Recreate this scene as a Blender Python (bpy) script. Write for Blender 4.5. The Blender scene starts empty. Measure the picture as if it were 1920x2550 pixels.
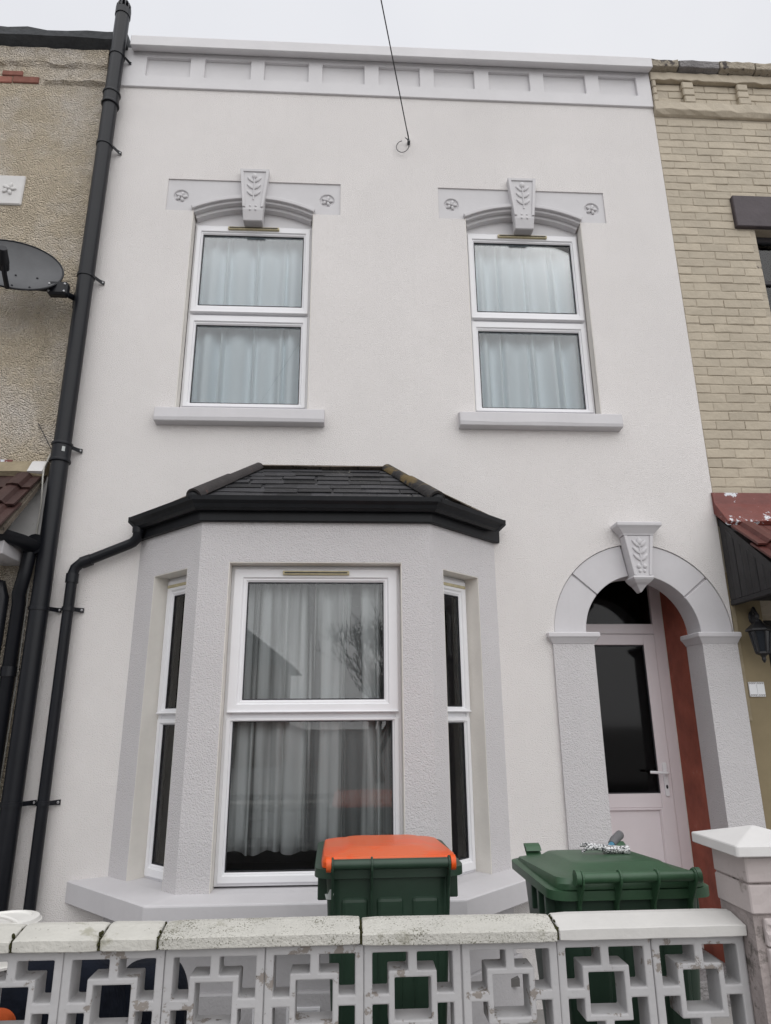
import bpy, math, random
from mathutils import Vector, Matrix
random.seed(7)
PI = math.pi
S = bpy.context.scene
COL = S.collection

# ------------------------------------------------------------------ camera
cam = bpy.data.cameras.new('camera')
cam_o = bpy.data.objects.new('camera', cam); COL.objects.link(cam_o)
right = Vector((0.99859903, -0.05242813, -0.00716075))
up = Vector((-0.0084503, -0.29159431, 0.95650476))
fwd = Vector((0.05223579, 0.95510421, 0.29162883))
m = Matrix((right, up, -fwd)).transposed().to_4x4()
m.translation = Vector((0.0, -4.6, 1.62))
cam_o.matrix_world = m
cam.sensor_fit = 'HORIZONTAL'; cam.sensor_width = 36.0; cam.lens = 36.0 * 1700 / 1920
cam.clip_start = 0.05; cam.clip_end = 500
S.camera = cam_o

# ------------------------------------------------------------------ world, sun, exposure
SUN_EL, SUN_AZ = 46.0, 163.0          # azimuth clockwise from +y: behind the camera, to the right
W = bpy.data.worlds.new('World'); S.world = W; W.use_nodes = True
nt = W.node_tree; nt.nodes.clear()
sky = nt.nodes.new('ShaderNodeTexSky'); sky.sky_type = 'NISHITA'; sky.sun_disc = False
sky.sun_elevation = math.radians(SUN_EL); sky.sun_rotation = math.radians(SUN_AZ)
sky.dust_density = 4.0; sky.air_density = 1.0
hs = nt.nodes.new('ShaderNodeHueSaturation'); hs.inputs['Saturation'].default_value = 0.25
nt.links.new(sky.outputs[0], hs.inputs['Color'])
tc = nt.nodes.new('ShaderNodeTexCoord')
nz = nt.nodes.new('ShaderNodeTexNoise'); nz.inputs['Scale'].default_value = 1.6; nz.inputs['Detail'].default_value = 5
nt.links.new(tc.outputs['Generated'], nz.inputs['Vector'])
rmp = nt.nodes.new('ShaderNodeValToRGB')
rmp.color_ramp.elements[0].position = 0.3; rmp.color_ramp.elements[0].color = (8.2, 8.35, 8.9, 1)
rmp.color_ramp.elements[1].position = 0.7; rmp.color_ramp.elements[1].color = (9.6, 9.65, 9.9, 1)
nt.links.new(nz.outputs['Fac'], rmp.inputs['Fac'])
mx = nt.nodes.new('ShaderNodeMix'); mx.data_type = 'RGBA'; mx.inputs['Factor'].default_value = 0.9
nt.links.new(hs.outputs[0], mx.inputs['A']); nt.links.new(rmp.outputs[0], mx.inputs['B'])
sep = nt.nodes.new('ShaderNodeSeparateXYZ'); nt.links.new(tc.outputs['Generated'], sep.inputs[0])
ov = nt.nodes.new('ShaderNodeMapRange')            # standard overcast luminance: (1 + 2 sin h) / 3 of the zenith
ov.inputs['From Min'].default_value = 0.0; ov.inputs['From Max'].default_value = 1.0; ov.inputs['To Min'].default_value = 0.80; ov.inputs['To Max'].default_value = 1.16
nt.links.new(sep.outputs['Z'], ov.inputs['Value'])
vm = nt.nodes.new('ShaderNodeVectorMath'); vm.operation = 'SCALE'
nt.links.new(mx.outputs['Result'], vm.inputs[0]); nt.links.new(ov.outputs[0], vm.inputs['Scale'])
bg = nt.nodes.new('ShaderNodeBackground'); bg.inputs['Strength'].default_value = 0.074
nt.links.new(vm.outputs[0], bg.inputs['Color'])
wo = nt.nodes.new('ShaderNodeOutputWorld'); nt.links.new(bg.outputs[0], wo.inputs['Surface'])

sun = bpy.data.lights.new('sun', 'SUN'); sun.energy = 1.5; sun.angle = math.radians(100); sun.color = (1.0, 0.985, 0.965)
sun_o = bpy.data.objects.new('sun', sun); COL.objects.link(sun_o)
az, el = math.radians(SUN_AZ), math.radians(SUN_EL)
sdir = Vector((math.sin(az) * math.cos(el), math.cos(az) * math.cos(el), math.sin(el)))
sun_o.rotation_euler = sdir.to_track_quat('Z', 'Y').to_euler(); sun_o.location = sdir * 30

S.view_settings.view_transform = 'Standard'; S.view_settings.look = 'None'
S.view_settings.gamma = 1.0; S.view_settings.use_curve_mapping = False
S.view_settings.exposure = 0.33
S.render.engine = 'CYCLES'
S.cycles.use_denoising = True
S.cycles.max_bounces = 8; S.cycles.transparent_max_bounces = 12
S.cycles.caustics_reflective = False; S.cycles.caustics_refractive = False

# ------------------------------------------------------------------ materials
def lk(nt, a, b): nt.links.new(a, b)

def mat(name, col, rough=0.75, spec=0.3, var=0.06, vscale=2.5, bump=0.0, bscale=90.0, bdist=0.004, bdetail=2.0,
        spots=None, spot_scale=40.0, spot_th=0.62, patch=None, patch_scale=1.5, patch_th=0.55, rnd=0.0, metal=0.0,
        streak=0.0, voro=0.0, soft=0.04, coat=0.0, bump2=0.0, b2scale=12.0):
    M = bpy.data.materials.new(name); M.use_nodes = True
    n = M.node_tree; n.nodes.clear()
    out = n.nodes.new('ShaderNodeOutputMaterial'); p = n.nodes.new('ShaderNodeBsdfPrincipled')
    lk(n, p.outputs[0], out.inputs[0])
    p.inputs['Roughness'].default_value = rough; p.inputs['Specular IOR Level'].default_value = spec
    p.inputs['Metallic'].default_value = metal
    if coat: p.inputs['Coat Weight'].default_value = coat; p.inputs['Coat Roughness'].default_value = 0.12
    geo = n.nodes.new('ShaderNodeNewGeometry'); pos = geo.outputs['Position']
    def noise(scale, detail=3.0, rough_=0.55, vec=None):
        t = n.nodes.new('ShaderNodeTexNoise'); t.inputs['Scale'].default_value = scale
        t.inputs['Detail'].default_value = detail; t.inputs['Roughness'].default_value = rough_
        lk(n, vec or pos, t.inputs['Vector']); return t.outputs['Fac']
    def ramp(v, a, b):
        r = n.nodes.new('ShaderNodeMapRange'); r.inputs['From Min'].default_value = a; r.inputs['From Max'].default_value = b
        lk(n, v, r.inputs['Value']); return r.outputs['Result']
    def mix(f, a, b):
        x = n.nodes.new('ShaderNodeMix'); x.data_type = 'RGBA'; lk(n, f, x.inputs['Factor'])
        for s, k in ((a, 'A'), (b, 'B')):
            if isinstance(s, tuple): x.inputs[k].default_value = (*s, 1)
            else: lk(n, s, x.inputs[k])
        return x.outputs['Result']
    lo = tuple(max(0, c * (1 - var)) for c in col); hi = tuple(min(1, c * (1 + var)) for c in col)
    c = mix(ramp(noise(vscale, 5, 0.65), 0.3, 0.7), lo, hi)
    if streak:
        mp = n.nodes.new('ShaderNodeMapping'); mp.inputs['Scale'].default_value = (6, 6, 0.35); lk(n, pos, mp.inputs['Vector'])
        f = ramp(noise(2.0, 6, 0.7, mp.outputs[0]), 0.5, 0.85)
        k = n.nodes.new('ShaderNodeMath'); k.operation = 'MULTIPLY'; k.inputs[1].default_value = streak; lk(n, f, k.inputs[0])
        c = mix(k.outputs[0], c, tuple(x * 0.55 for x in col))
    if rnd:
        oi = n.nodes.new('ShaderNodeObjectInfo'); h = n.nodes.new('ShaderNodeHueSaturation')
        r = n.nodes.new('ShaderNodeMapRange'); r.inputs['To Min'].default_value = 1 - rnd; r.inputs['To Max'].default_value = 1 + rnd
        lk(n, oi.outputs['Random'], r.inputs['Value']); lk(n, r.outputs[0], h.inputs['Value']); lk(n, c, h.inputs['Color'])
        c = h.outputs[0]
    hgt = None
    if patch is not None:
        v = noise(patch_scale, 6, 0.7); f = ramp(v, patch_th - soft, patch_th + soft); c = mix(f, c, patch); hgt = f
    if spots is not None:
        v = noise(spot_scale, 3, 0.6); v2 = noise(spot_scale * 0.06, 3, 0.6)
        a = n.nodes.new('ShaderNodeMath'); a.operation = 'ADD'; lk(n, v, a.inputs[0])
        b = n.nodes.new('ShaderNodeMath'); b.operation = 'MULTIPLY_ADD'; lk(n, v2, b.inputs[0]); b.inputs[1].default_value = 0.5; b.inputs[2].default_value = -0.25
        lk(n, b.outputs[0], a.inputs[1])
        c = mix(ramp(a.outputs[0], spot_th, spot_th + 0.06), c, spots)
    lk(n, c, p.inputs['Base Color'])
    last = None
    if bump:
        b = n.nodes.new('ShaderNodeBump'); b.inputs['Strength'].default_value = bump; b.inputs['Distance'].default_value = bdist
        lk(n, noise(bscale, bdetail, 0.6), b.inputs['Height']); last = b.outputs[0]
    if voro:                                   # small separate stones
        vt = n.nodes.new('ShaderNodeTexVoronoi'); vt.inputs['Scale'].default_value = voro; vt.inputs['Randomness'].default_value = 1.0
        lk(n, pos, vt.inputs['Vector'])
        b = n.nodes.new('ShaderNodeBump'); b.inputs['Strength'].default_value = 1.0; b.inputs['Distance'].default_value = 0.030; b.invert = True
        lk(n, vt.outputs['Distance'], b.inputs['Height'])
        if last: lk(n, last, b.inputs['Normal'])
        last = b.outputs[0]
    if bump2:
        b = n.nodes.new('ShaderNodeBump'); b.inputs['Strength'].default_value = bump2; b.inputs['Distance'].default_value = 0.012
        lk(n, noise(b2scale, 4, 0.6), b.inputs['Height'])
        if last: lk(n, last, b.inputs['Normal'])
        last = b.outputs[0]
    if hgt is not None and bump:
        b = n.nodes.new('ShaderNodeBump'); b.inputs['Strength'].default_value = 0.5; b.inputs['Distance'].default_value = 0.002; b.invert = True
        lk(n, hgt, b.inputs['Height']); lk(n, last, b.inputs['Normal']); last = b.outputs[0]
    if last: lk(n, last, p.inputs['Normal'])
    return M

def glass_mat(name, tint, ior=1.5, rough=0.0, boost=1.0):
    M = bpy.data.materials.new(name); M.use_nodes = True
    n = M.node_tree; n.nodes.clear(); out = n.nodes.new('ShaderNodeOutputMaterial')
    t = n.nodes.new('ShaderNodeBsdfTransparent'); t.inputs[0].default_value = (*tint, 1)
    g = n.nodes.new('ShaderNodeBsdfGlossy'); g.inputs['Roughness'].default_value = rough
    fr = n.nodes.new('ShaderNodeFresnel'); fr.inputs['IOR'].default_value = ior
    k = n.nodes.new('ShaderNodeMath'); k.operation = 'MULTIPLY'; k.inputs[1].default_value = boost; k.use_clamp = True
    lk(n, fr.outputs[0], k.inputs[0])
    ms = n.nodes.new('ShaderNodeMixShader'); lk(n, k.outputs[0], ms.inputs[0]); lk(n, t.outputs[0], ms.inputs[1]); lk(n, g.outputs[0], ms.inputs[2])
    lk(n, ms.outputs[0], out.inputs[0]); return M

def cloth_mat(name, col, transp=0.0, transl=0.35, stripes=False):
    M = bpy.data.materials.new(name); M.use_nodes = True
    n = M.node_tree; n.nodes.clear(); out = n.nodes.new('ShaderNodeOutputMaterial')
    d = n.nodes.new('ShaderNodeBsdfDiffuse'); d.inputs[0].default_value = (*col, 1)
    l = n.nodes.new('ShaderNodeBsdfTranslucent'); l.inputs[0].default_value = (*col, 1)
    a = n.nodes.new('ShaderNodeMixShader'); a.inputs[0].default_value = transl
    lk(n, d.outputs[0], a.inputs[1]); lk(n, l.outputs[0], a.inputs[2])
    t = n.nodes.new('ShaderNodeBsdfTransparent'); b = n.nodes.new('ShaderNodeMixShader'); b.inputs[0].default_value = transp
    if stripes:                                # the net hangs thicker in some pleats than in others
        tcn = n.nodes.new('ShaderNodeNewGeometry'); mp = n.nodes.new('ShaderNodeMapping'); mp.inputs['Scale'].default_value = (1, 1, .04)
        nz_ = n.nodes.new('ShaderNodeTexNoise'); nz_.inputs['Scale'].default_value = 11; nz_.inputs['Detail'].default_value = 1.5
        mr = n.nodes.new('ShaderNodeMapRange'); mr.inputs['From Min'].default_value = .43; mr.inputs['From Max'].default_value = .57; mr.inputs['To Min'].default_value = .03; mr.inputs['To Max'].default_value = .80
        lk(n, tcn.outputs['Position'], mp.inputs['Vector']); lk(n, mp.outputs[0], nz_.inputs['Vector']); lk(n, nz_.outputs['Fac'], mr.inputs['Value']); lk(n, mr.outputs[0], b.inputs[0])
    lk(n, a.outputs[0], b.inputs[1]); lk(n, t.outputs[0], b.inputs[2]); lk(n, b.outputs[0], out.inputs[0]); return M

MT = {}
MT['render'] = mat('white_textured_render', (.765, .737, .722), .85, .2, .045, .7, bump=1.0, bscale=150, bdist=.0085, bdetail=3, streak=.05)
MT['bayrender'] = mat('pale_grey_textured_render', (.615, .597, .605), .85, .2, .03, 1.2, bump=1.0, bscale=130, bdist=.010, bdetail=2.5)
MT['trim'] = mat('smooth_pale_grey_masonry_paint', (.57, .558, .572), .6, .3, .035, 4, bump=.25, bscale=25, bdist=.003, streak=.10)
MT['head'] = mat('light_grey_masonry_paint', (.575, .565, .575), .65, .3, .035, 4, bump=.25, bscale=22, bdist=.003)
MT['trimlight'] = mat('smooth_off_white_masonry_paint', (.66, .65, .66), .65, .3, .035, 4, bump=.25, bscale=22, bdist=.003)
MT['reveal'] = mat('cream_reveal_plaster', (.72, .695, .65), .8, .2, .05, 5, bump=.3, bscale=60, bdist=.003)
MT['upvc'] = mat('white_upvc', (.78, .78, .80), .32, .5, .02, 6)
MT['door'] = mat('door_upvc', (.74, .68, .70), .35, .5, .02, 6)
MT['seal'] = mat('dark_rubber_seal', (.03, .03, .035), .6)
MT['vent'] = mat('yellowed_plastic_vent', (.50, .44, .28), .5, .4, .15, 20)
MT['glass'] = glass_mat('window_glass', (.972, .99, .996), 1.52, 0.0, 1.15)
MT['doorglass'] = glass_mat('dark_door_glass', (.24, .24, .26), 1.5, 0.06, .6)
MT['curtain'] = cloth_mat('white_curtain', (.86, .935, .97), 0.0, .15)
MT['sheer'] = cloth_mat('sheer_net_curtain', (.88, .88, .87), .30, .3, stripes=True)
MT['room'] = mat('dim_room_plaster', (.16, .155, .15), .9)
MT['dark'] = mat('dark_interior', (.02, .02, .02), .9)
MT['black'] = mat('black_gloss_paint', (.008, .009, .011), .45, .25, .3, 8, bump=.2, bscale=30, bdist=.003, spots=(.25, .24, .22), spot_scale=60, spot_th=.83)
MT['pipe'] = mat('black_plastic_pipe', (.008, .009, .012), .36, .28, .15, 6, bump=.05, bscale=30)
MT['slate'] = mat('weathered_slate', (.026, .026, .029), .6, .35, .35, 12, rnd=.55, bump=.8, bscale=45, bdist=.006, spots=(.20, .19, .17), spot_scale=80, spot_th=.68)
MT['hip'] = mat('dark_hip_tile', (.026, .022, .022), .6, .4, .3, 10, bump=.6, bscale=40, bdist=.006, patch=(.10, .04, .03), patch_scale=6, patch_th=.66)
MT['hipmoss'] = mat('mossy_hip_tile', (.028, .026, .026), .7, .3, .3, 10, bump=.9, bscale=40, bdist=.01, patch=(.12, .085, .035), patch_scale=5, patch_th=.55)
MT['mortar'] = mat('grey_brown_mortar', (.13, .11, .09), .9, .1, .3, 15, bump=.8, bscale=60, bdist=.008, spots=(.05, .045, .04), spot_scale=30, spot_th=.58)
MT['redwall'] = mat('red_brown_painted_wall', (.29, .078, .048), .6, .3, .3, 5, bump=.3, bscale=18, bdist=.006, patch=(.36, .16, .12), patch_scale=5, patch_th=.66)
MT['brick'] = mat('tan_painted_brick', (.43, .375, .29), .6, .35, .08, 5, rnd=.09, spots=(.16, .135, .10), spot_scale=22, spot_th=.83, bump=.6, bscale=28, bdist=.007, bump2=.25, b2scale=9)
MT['brickmortar'] = mat('tan_painted_joint', (.40, .35, .275), .65, .3, .06, 6, bump=.7, bscale=40, bdist=.010, spots=(.12, .10, .08), spot_scale=28, spot_th=.72)
MT['stone'] = mat('weathered_tan_stone', (.34, .30, .24), .85, .2, .18, 6, bump=1.0, bscale=30, bdist=.02, spots=(.09, .08, .075), spot_scale=14, spot_th=.60)
MT['stonegrey'] = mat('grey_weathered_stone', (.22, .21, .21), .9, .2, .25, 6, bump=1.0, bscale=45, bdist=.02)
MT['pebble'] = mat('beige_pebbledash', (.64, .55, .42), .85, .2, .10, 3, bump=.6, bscale=60, bdist=.012, bdetail=2.5, voro=85, spots=(.26, .22, .17), spot_scale=80, spot_th=.68, patch=(.74, .68, .61), patch_scale=1.0, patch_th=.53, soft=.10, streak=.22)
MT['asphalt_coping'] = mat('dark_bitumen_coping', (.045, .048, .052), .7, .3, .3, 6, bump=.6, bscale=18, bdist=.015)
MT['redbrick'] = mat('exposed_red_brick', (.25, .11, .085), .85, .2, .2, 12, rnd=.2, bump=.6, bscale=40, bdist=.006)
MT['wornwhite'] = mat('worn_white_paint', (.62, .61, .60), .75, .2, .05, 8, bump=.3, bscale=40, patch=(.33, .29, .24), patch_scale=9, patch_th=.66)
MT['tile'] = mat('brown_red_roof_tile', (.050, .024, .021), .5, .4, .25, 10, rnd=.3, bump=.4, bscale=50, bdist=.004, spots=(.30, .26, .22), spot_scale=25, spot_th=.82)
MT['tilered'] = mat('red_painted_tile', (.095, .028, .023), .45, .4, .2, 10, rnd=.15, bump=.3, bscale=50, bdist=.004, spots=(.4, .35, .33), spot_scale=30, spot_th=.85)
MT['flashred'] = mat('red_painted_flashing', (.15, .038, .030), .45, .4, .15, 8, bump=.5, bscale=22, bdist=.008, patch=(.62, .64, .68), patch_scale=8, patch_th=.61, soft=.01)
MT['flashtan'] = mat('stone_coloured_flashing', (.28, .235, .16), .8, .2, .2, 10, bump=.5, bscale=30, bdist=.006)
MT['clad'] = mat('weathered_black_boards', (.022, .021, .022), .55, .35, .3, 8, rnd=.3, bump=.5, bscale=30, bdist=.004, spots=(.30, .29, .27), spot_scale=70, spot_th=.79)
MT['tanwall'] = mat('tan_painted_smooth_wall', (.235, .19, .115), .7, .25, .08, 4, bump=.25, bscale=20, bdist=.004)
MT['lintel'] = mat('dark_purple_brown_lintel', (.075, .062, .068), .6, .3, .12, 8, bump=.5, bscale=16, bdist=.006)
MT['darkframe'] = mat('dark_window_frame', (.035, .032, .036), .5)
MT['lantern'] = mat('black_cast_metal', (.012, .012, .014), .45, .5, .2, 10)
MT['lanternglass'] = mat('dark_lantern_glass', (.02, .024, .03), .12, .5)
MT['whitetile'] = mat('glazed_white_tile', (.72, .73, .74), .2, .5, .02, 5)
MT['tileprint'] = mat('brown_tile_print', (.07, .05, .045), .4)
MT['dish'] = mat('grey_satellite_dish', (.075, .077, .082), .5, .4, .12, 8, patch=(.10, .075, .05), patch_scale=8, patch_th=.72)
MT['wire'] = mat('dark_cable', (.035, .036, .04), .6)
MT['whitecable'] = mat('white_cable', (.55, .54, .50), .6)
MT['steel'] = mat('galvanised_steel', (.35, .35, .36), .4, .5, .1, 20, metal=.8)
MT['coping'] = mat('speckled_white_coping', (.52, .51, .47), .85, .2, .09, 5, bump=.9, bscale=110, bdist=.006, spots=(.17, .165, .13), spot_scale=190, spot_th=.585, patch=(.36, .35, .30), patch_scale=6, patch_th=.60)
MT['copingworn'] = mat('lichen_spotted_white_coping', (.53, .52, .48), .85, .2, .09, 5, bump=.6, bscale=70, bdist=.006, spots=(.18, .17, .14), spot_scale=90, spot_th=.66, patch=(.37, .36, .30), patch_scale=7, patch_th=.62)
MT['copingclean'] = mat('chipped_white_coping', (.58, .57, .55), .75, .2, .05, 5, bump=.3, bscale=40, bdist=.004, patch=(.15, .13, .11), patch_scale=16, patch_th=.73, soft=.015)
MT['block'] = mat('peeling_grey_white_block_paint', (.43, .425, .43), .8, .2, .06, 5, bump=.5, bscale=30, bdist=.005, patch=(.25, .225, .205), patch_scale=9, patch_th=.605, soft=.012, spots=(.12, .11, .10), spot_scale=34, spot_th=.72)
MT['moss'] = mat('joint_moss', (.045, .045, .02), .95, .1, .4, 40, bump=1, bscale=120, bdist=.01)
MT['pier'] = mat('pinkish_white_masonry_paint', (.47, .42, .41), .75, .25, .06, 6, bump=.4, bscale=25, bdist=.006, patch=(.25, .22, .20), patch_scale=7, patch_th=.62, soft=.05)
MT['pierjoint'] = mat('pier_mortar', (.33, .29, .28), .9, .1, .2, 10, bump=.6, bscale=50, bdist=.008, patch=(.12, .11, .10), patch_scale=6, patch_th=.58)
MT['piercap'] = mat('white_pier_cap_paint', (.64, .63, .62), .7, .3, .04, 6, bump=.2, bscale=30, bdist=.003, patch=(.1, .09, .08), patch_scale=30, patch_th=.80, soft=.01)
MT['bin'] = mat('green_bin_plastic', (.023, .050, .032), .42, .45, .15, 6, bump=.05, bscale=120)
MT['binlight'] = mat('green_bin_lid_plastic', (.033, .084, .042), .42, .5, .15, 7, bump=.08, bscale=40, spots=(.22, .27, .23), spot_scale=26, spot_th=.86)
MT['orange'] = mat('orange_bin_lid', (.74, .095, .012), .34, .35, .06, 6, bump=.05, bscale=30, patch=(.66, .12, .035), patch_scale=3.0, patch_th=.5, soft=.03)
MT['rubber'] = mat('black_rubber', (.015, .015, .015), .8)
MT['sticker'] = mat('grey_sticker', (.45, .47, .46), .5)
MT['hammer'] = mat('paint_spattered_steel', (.035, .037, .042), .5, .4, .2, 30, patch=(.72, .72, .72), patch_scale=150, patch_th=.50, soft=.03)
MT['grip'] = mat('grey_rubber_grip', (.13, .13, .135), .6, .3, .1, 20, patch=(.6, .6, .62), patch_scale=35, patch_th=.66, soft=.02)
MT['blueband'] = mat('blue_collar', (.06, .20, .30), .5, .3, .1, 20, patch=(.7, .7, .7), patch_scale=60, patch_th=.62, soft=.02)
MT['bucket'] = mat('white_bucket_plastic', (.72, .71, .68), .45, .4, .04, 8)
MT['navy'] = mat('navy_fabric', (.006, .008, .014), .9, .15, .3, 8, bump=.5, bscale=20, bdist=.02)
MT['orangecloth'] = mat('orange_sack_cloth', (.55, .10, .025), .8, .2, .1, 10, bump=.4, bscale=60)
MT['concrete'] = mat('yard_concrete', (.30, .29, .28), .9, .15, .15, 2, bump=.4, bscale=60)
MT['paving'] = mat('pavement_concrete', (.32, .31, .30), .9, .15, .12, 2, rnd=.08, bump=.4, bscale=60)
MT['asphalt'] = mat('asphalt', (.055, .055, .057), .9, .2, .2, 3, bump=.6, bscale=120)
MT['bark'] = mat('dark_bark', (.035, .03, .026), .9)
MT['oppbrick'] = mat('dull_brown_brick', (.20, .13, .10), .9, .1, .2, 4)
MT['opproof'] = mat('dark_roof_tiles', (.06, .055, .055), .8, .2, .2, 4)
MT['basegrey'] = mat('grey_painted_base', (.46, .45, .46), .85, .2, .06, 3, bump=.5, bscale=60, bdist=.006, patch=(.10, .095, .09), patch_scale=8, patch_th=.80, soft=.02)

# ------------------------------------------------------------------ mesh helpers
class MB:
    def __init__(s, T=None): s.v = []; s.f = []; s.T = T
    def add(s, vs, fs):
        o = len(s.v)
        s.v += [tuple(s.T(*p)) if s.T else tuple(p) for p in vs]; s.f += [tuple(i + o for i in f) for f in fs]
    def box(s, x0, x1, y0, y1, z0, z1):
        s.add([(x0, y0, z0), (x1, y0, z0), (x1, y1, z0), (x0, y1, z0), (x0, y0, z1), (x1, y0, z1), (x1, y1, z1), (x0, y1, z1)],
              [(0, 3, 2, 1), (4, 5, 6, 7), (0, 1, 5, 4), (1, 2, 6, 5), (2, 3, 7, 6), (3, 0, 4, 7)]); return s
    def frustum(s, a, b):                     # a,b = (x0,x1,y0,y1,z)
        x0, x1, y0, y1, z0 = a; X0, X1, Y0, Y1, z1 = b
        s.add([(x0, y0, z0), (x1, y0, z0), (x1, y1, z0), (x0, y1, z0), (X0, Y0, z1), (X1, Y0, z1), (X1, Y1, z1), (X0, Y1, z1)],
              [(0, 3, 2, 1), (4, 5, 6, 7), (0, 1, 5, 4), (1, 2, 6, 5), (2, 3, 7, 6), (3, 0, 4, 7)]); return s
    def prism(s, pts, y0, y1):                # polygon in (x,z), extruded along y
        n = len(pts)
        s.add([(p[0], y0, p[1]) for p in pts] + [(p[0], y1, p[1]) for p in pts],
              [tuple(range(n)), tuple(range(2 * n - 1, n - 1, -1))] + [(i, i + n, (i + 1) % n + n, (i + 1) % n) for i in range(n)]); return s
    def slab(s, pts, z0, z1):                 # polygon in (x,y), extruded along z
        n = len(pts)
        s.add([(p[0], p[1], z0) for p in pts] + [(p[0], p[1], z1) for p in pts],
              [tuple(range(n - 1, -1, -1)), tuple(range(n, 2 * n))] + [(i, (i + 1) % n, (i + 1) % n + n, i + n) for i in range(n)]); return s
    def loft(s, loops, cap=True, closed=True):
        n = len(loops[0]); fs = []
        for k in range(len(loops) - 1):
            for i in range(n if closed else n - 1):
                j = (i + 1) % n; fs.append((k * n + i, k * n + j, (k + 1) * n + j, (k + 1) * n + i))
        if cap: fs += [tuple(range(n - 1, -1, -1)), tuple((len(loops) - 1) * n + i for i in range(n))]
        s.add([p for l in loops for p in l], fs); return s
    def tube(s, path, r, n=12, cap=True, rs=None):
        P = [Vector(p) for p in path]; loops = []; ref = None
        for i, p in enumerate(P):
            d = (P[min(i + 1, len(P) - 1)] - P[max(i - 1, 0)]).normalized()
            if ref is None:
                a = Vector((0, 0, 1)) if abs(d.z) < .9 else Vector((1, 0, 0)); ref = d.cross(a).normalized()
            ref = (ref - d * ref.dot(d)).normalized(); b = d.cross(ref); q = rs[i] if rs else r
            loops.append([p + (ref * math.cos(2 * PI * k / n) + b * math.sin(2 * PI * k / n)) * q for k in range(n)])
        return s.loft(loops, cap)
    def ell(s, c, r, rot=0.0, nu=10, nv=6):    # ellipsoid turned by rot about the y axis
        vs = []; ca, sa = math.cos(rot), math.sin(rot)
        for i in range(nv + 1):
            th = PI * i / nv
            for j in range(nu):
                ph = 2 * PI * j / nu
                x, y, z = r[0] * math.sin(th) * math.cos(ph), r[1] * math.sin(th) * math.sin(ph), r[2] * math.cos(th)
                vs.append((c[0] + x * ca + z * sa, c[1] + y, c[2] - x * sa + z * ca))
        s.add(vs, [(i * nu + j, i * nu + (j + 1) % nu, (i + 1) * nu + (j + 1) % nu, (i + 1) * nu + j) for i in range(nv) for j in range(nu)]); return s
    def ring(s, x0, x1, z0, z1, loops):        # rectangular frame: loops of (inset, depth)
        L = [[(x0 + i, d, z0 + i), (x1 - i, d, z0 + i), (x1 - i, d, z1 - i), (x0 + i, d, z1 - i)] for i, d in loops]
        return s.loft(L + [L[0]], cap=False)
    def mesh(s, name):
        me = bpy.data.meshes.new(name); me.from_pydata(s.v, [], s.f); me.validate(); me.update(); return me
    def build(s, name, m, parent=None, bevel=0.0, smooth=False, local=False, seg=1):
        o = bpy.data.objects.new(name, s.mesh(name)); COL.objects.link(o)
        fix_normals(o.data)
        o.data.materials.append(MT[m] if isinstance(m, str) else m)
        if parent is not None: attach(o, parent, local)
        if smooth:
            for p in o.data.polygons: p.use_smooth = True
            o.data.set_sharp_from_angle(angle=math.radians(40))
        if bevel:
            b = o.modifiers.new('bevel', 'BEVEL'); b.width = bevel; b.segments = seg; b.limit_method = 'ANGLE'; b.angle_limit = math.radians(35)
        return o

import bmesh
def fix_normals(me):
    b = bmesh.new(); b.from_mesh(me); bmesh.ops.remove_doubles(b, verts=b.verts, dist=1e-6); bmesh.ops.recalc_face_normals(b, faces=b.faces); b.to_mesh(me); b.free()

def wmat(o):
    return (wmat(o.parent) @ o.matrix_parent_inverse @ o.matrix_basis) if o.parent else o.matrix_basis.copy()
def attach(o, parent, local=False):
    o.parent = parent
    if not local: o.matrix_parent_inverse = wmat(parent).inverted()
def tag(o, label=None, cat=None, group=None, kind=None):
    if label: o['label'] = label
    if cat: o['category'] = cat
    if group: o['group'] = group
    if kind: o['kind'] = kind
    return o
def thing(name, label, cat, loc=(0, 0, 0), rz=0.0, group=None):
    o = bpy.data.objects.new(name, None); COL.objects.link(o); o.location = loc; o.rotation_euler = (0, 0, rz)
    o.empty_display_size = .1
    return tag(o, label, cat, group)
def inst(name, me, m, parent, loc, rot=(0, 0, 0), scale=(1, 1, 1), local=False):
    o = bpy.data.objects.new(name, me); COL.objects.link(o); o.location = loc; o.rotation_euler = rot; o.scale = scale
    if not me.materials: me.materials.append(MT[m])
    attach(o, parent, local); return o
def arc(cx, cz, r, a0, a1, n):
    return [(cx + r * math.cos(math.radians(a0 + (a1 - a0) * i / n)), cz + r * math.sin(math.radians(a0 + (a1 - a0) * i / n))) for i in range(n + 1)]
def offs(pl, d):
    """offset the open bay outline outwards (away from the house), ends kept on y=0"""
    ls = []
    for (a, b) in zip(pl[:-1], pl[1:]):
        t = Vector((b[0] - a[0], b[1] - a[1])).normalized(); nn = Vector((t.y, -t.x)); ls.append((Vector(a) + nn * d, t))
    def isec(p, u, q, v):
        den = u.x * v.y - u.y * v.x; w = q - p; k = (w.x * v.y - w.y * v.x) / den; return p + u * k
    out = [isec(ls[0][0], ls[0][1], Vector((0, 0)), Vector((1, 0)))]
    for i in range(len(ls) - 1): out.append(isec(*ls[i], *ls[i + 1]))
    out.append(isec(*ls[-1], Vector((0, 0)), Vector((1, 0))))
    return [(p.x, p.y) for p in out]
def rrect(x0, x1, y0, y1, z, r, n=4):
    P = []
    for cx, cy, a in ((x1 - r, y1 - r, 0), (x0 + r, y1 - r, 90), (x0 + r, y0 + r, 180), (x1 - r, y0 + r, 270)):
        for i in range(n + 1):
            t = math.radians(a + 90 * i / n); P.append((cx + r * math.cos(t), cy + r * math.sin(t), z))
    return P

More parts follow.
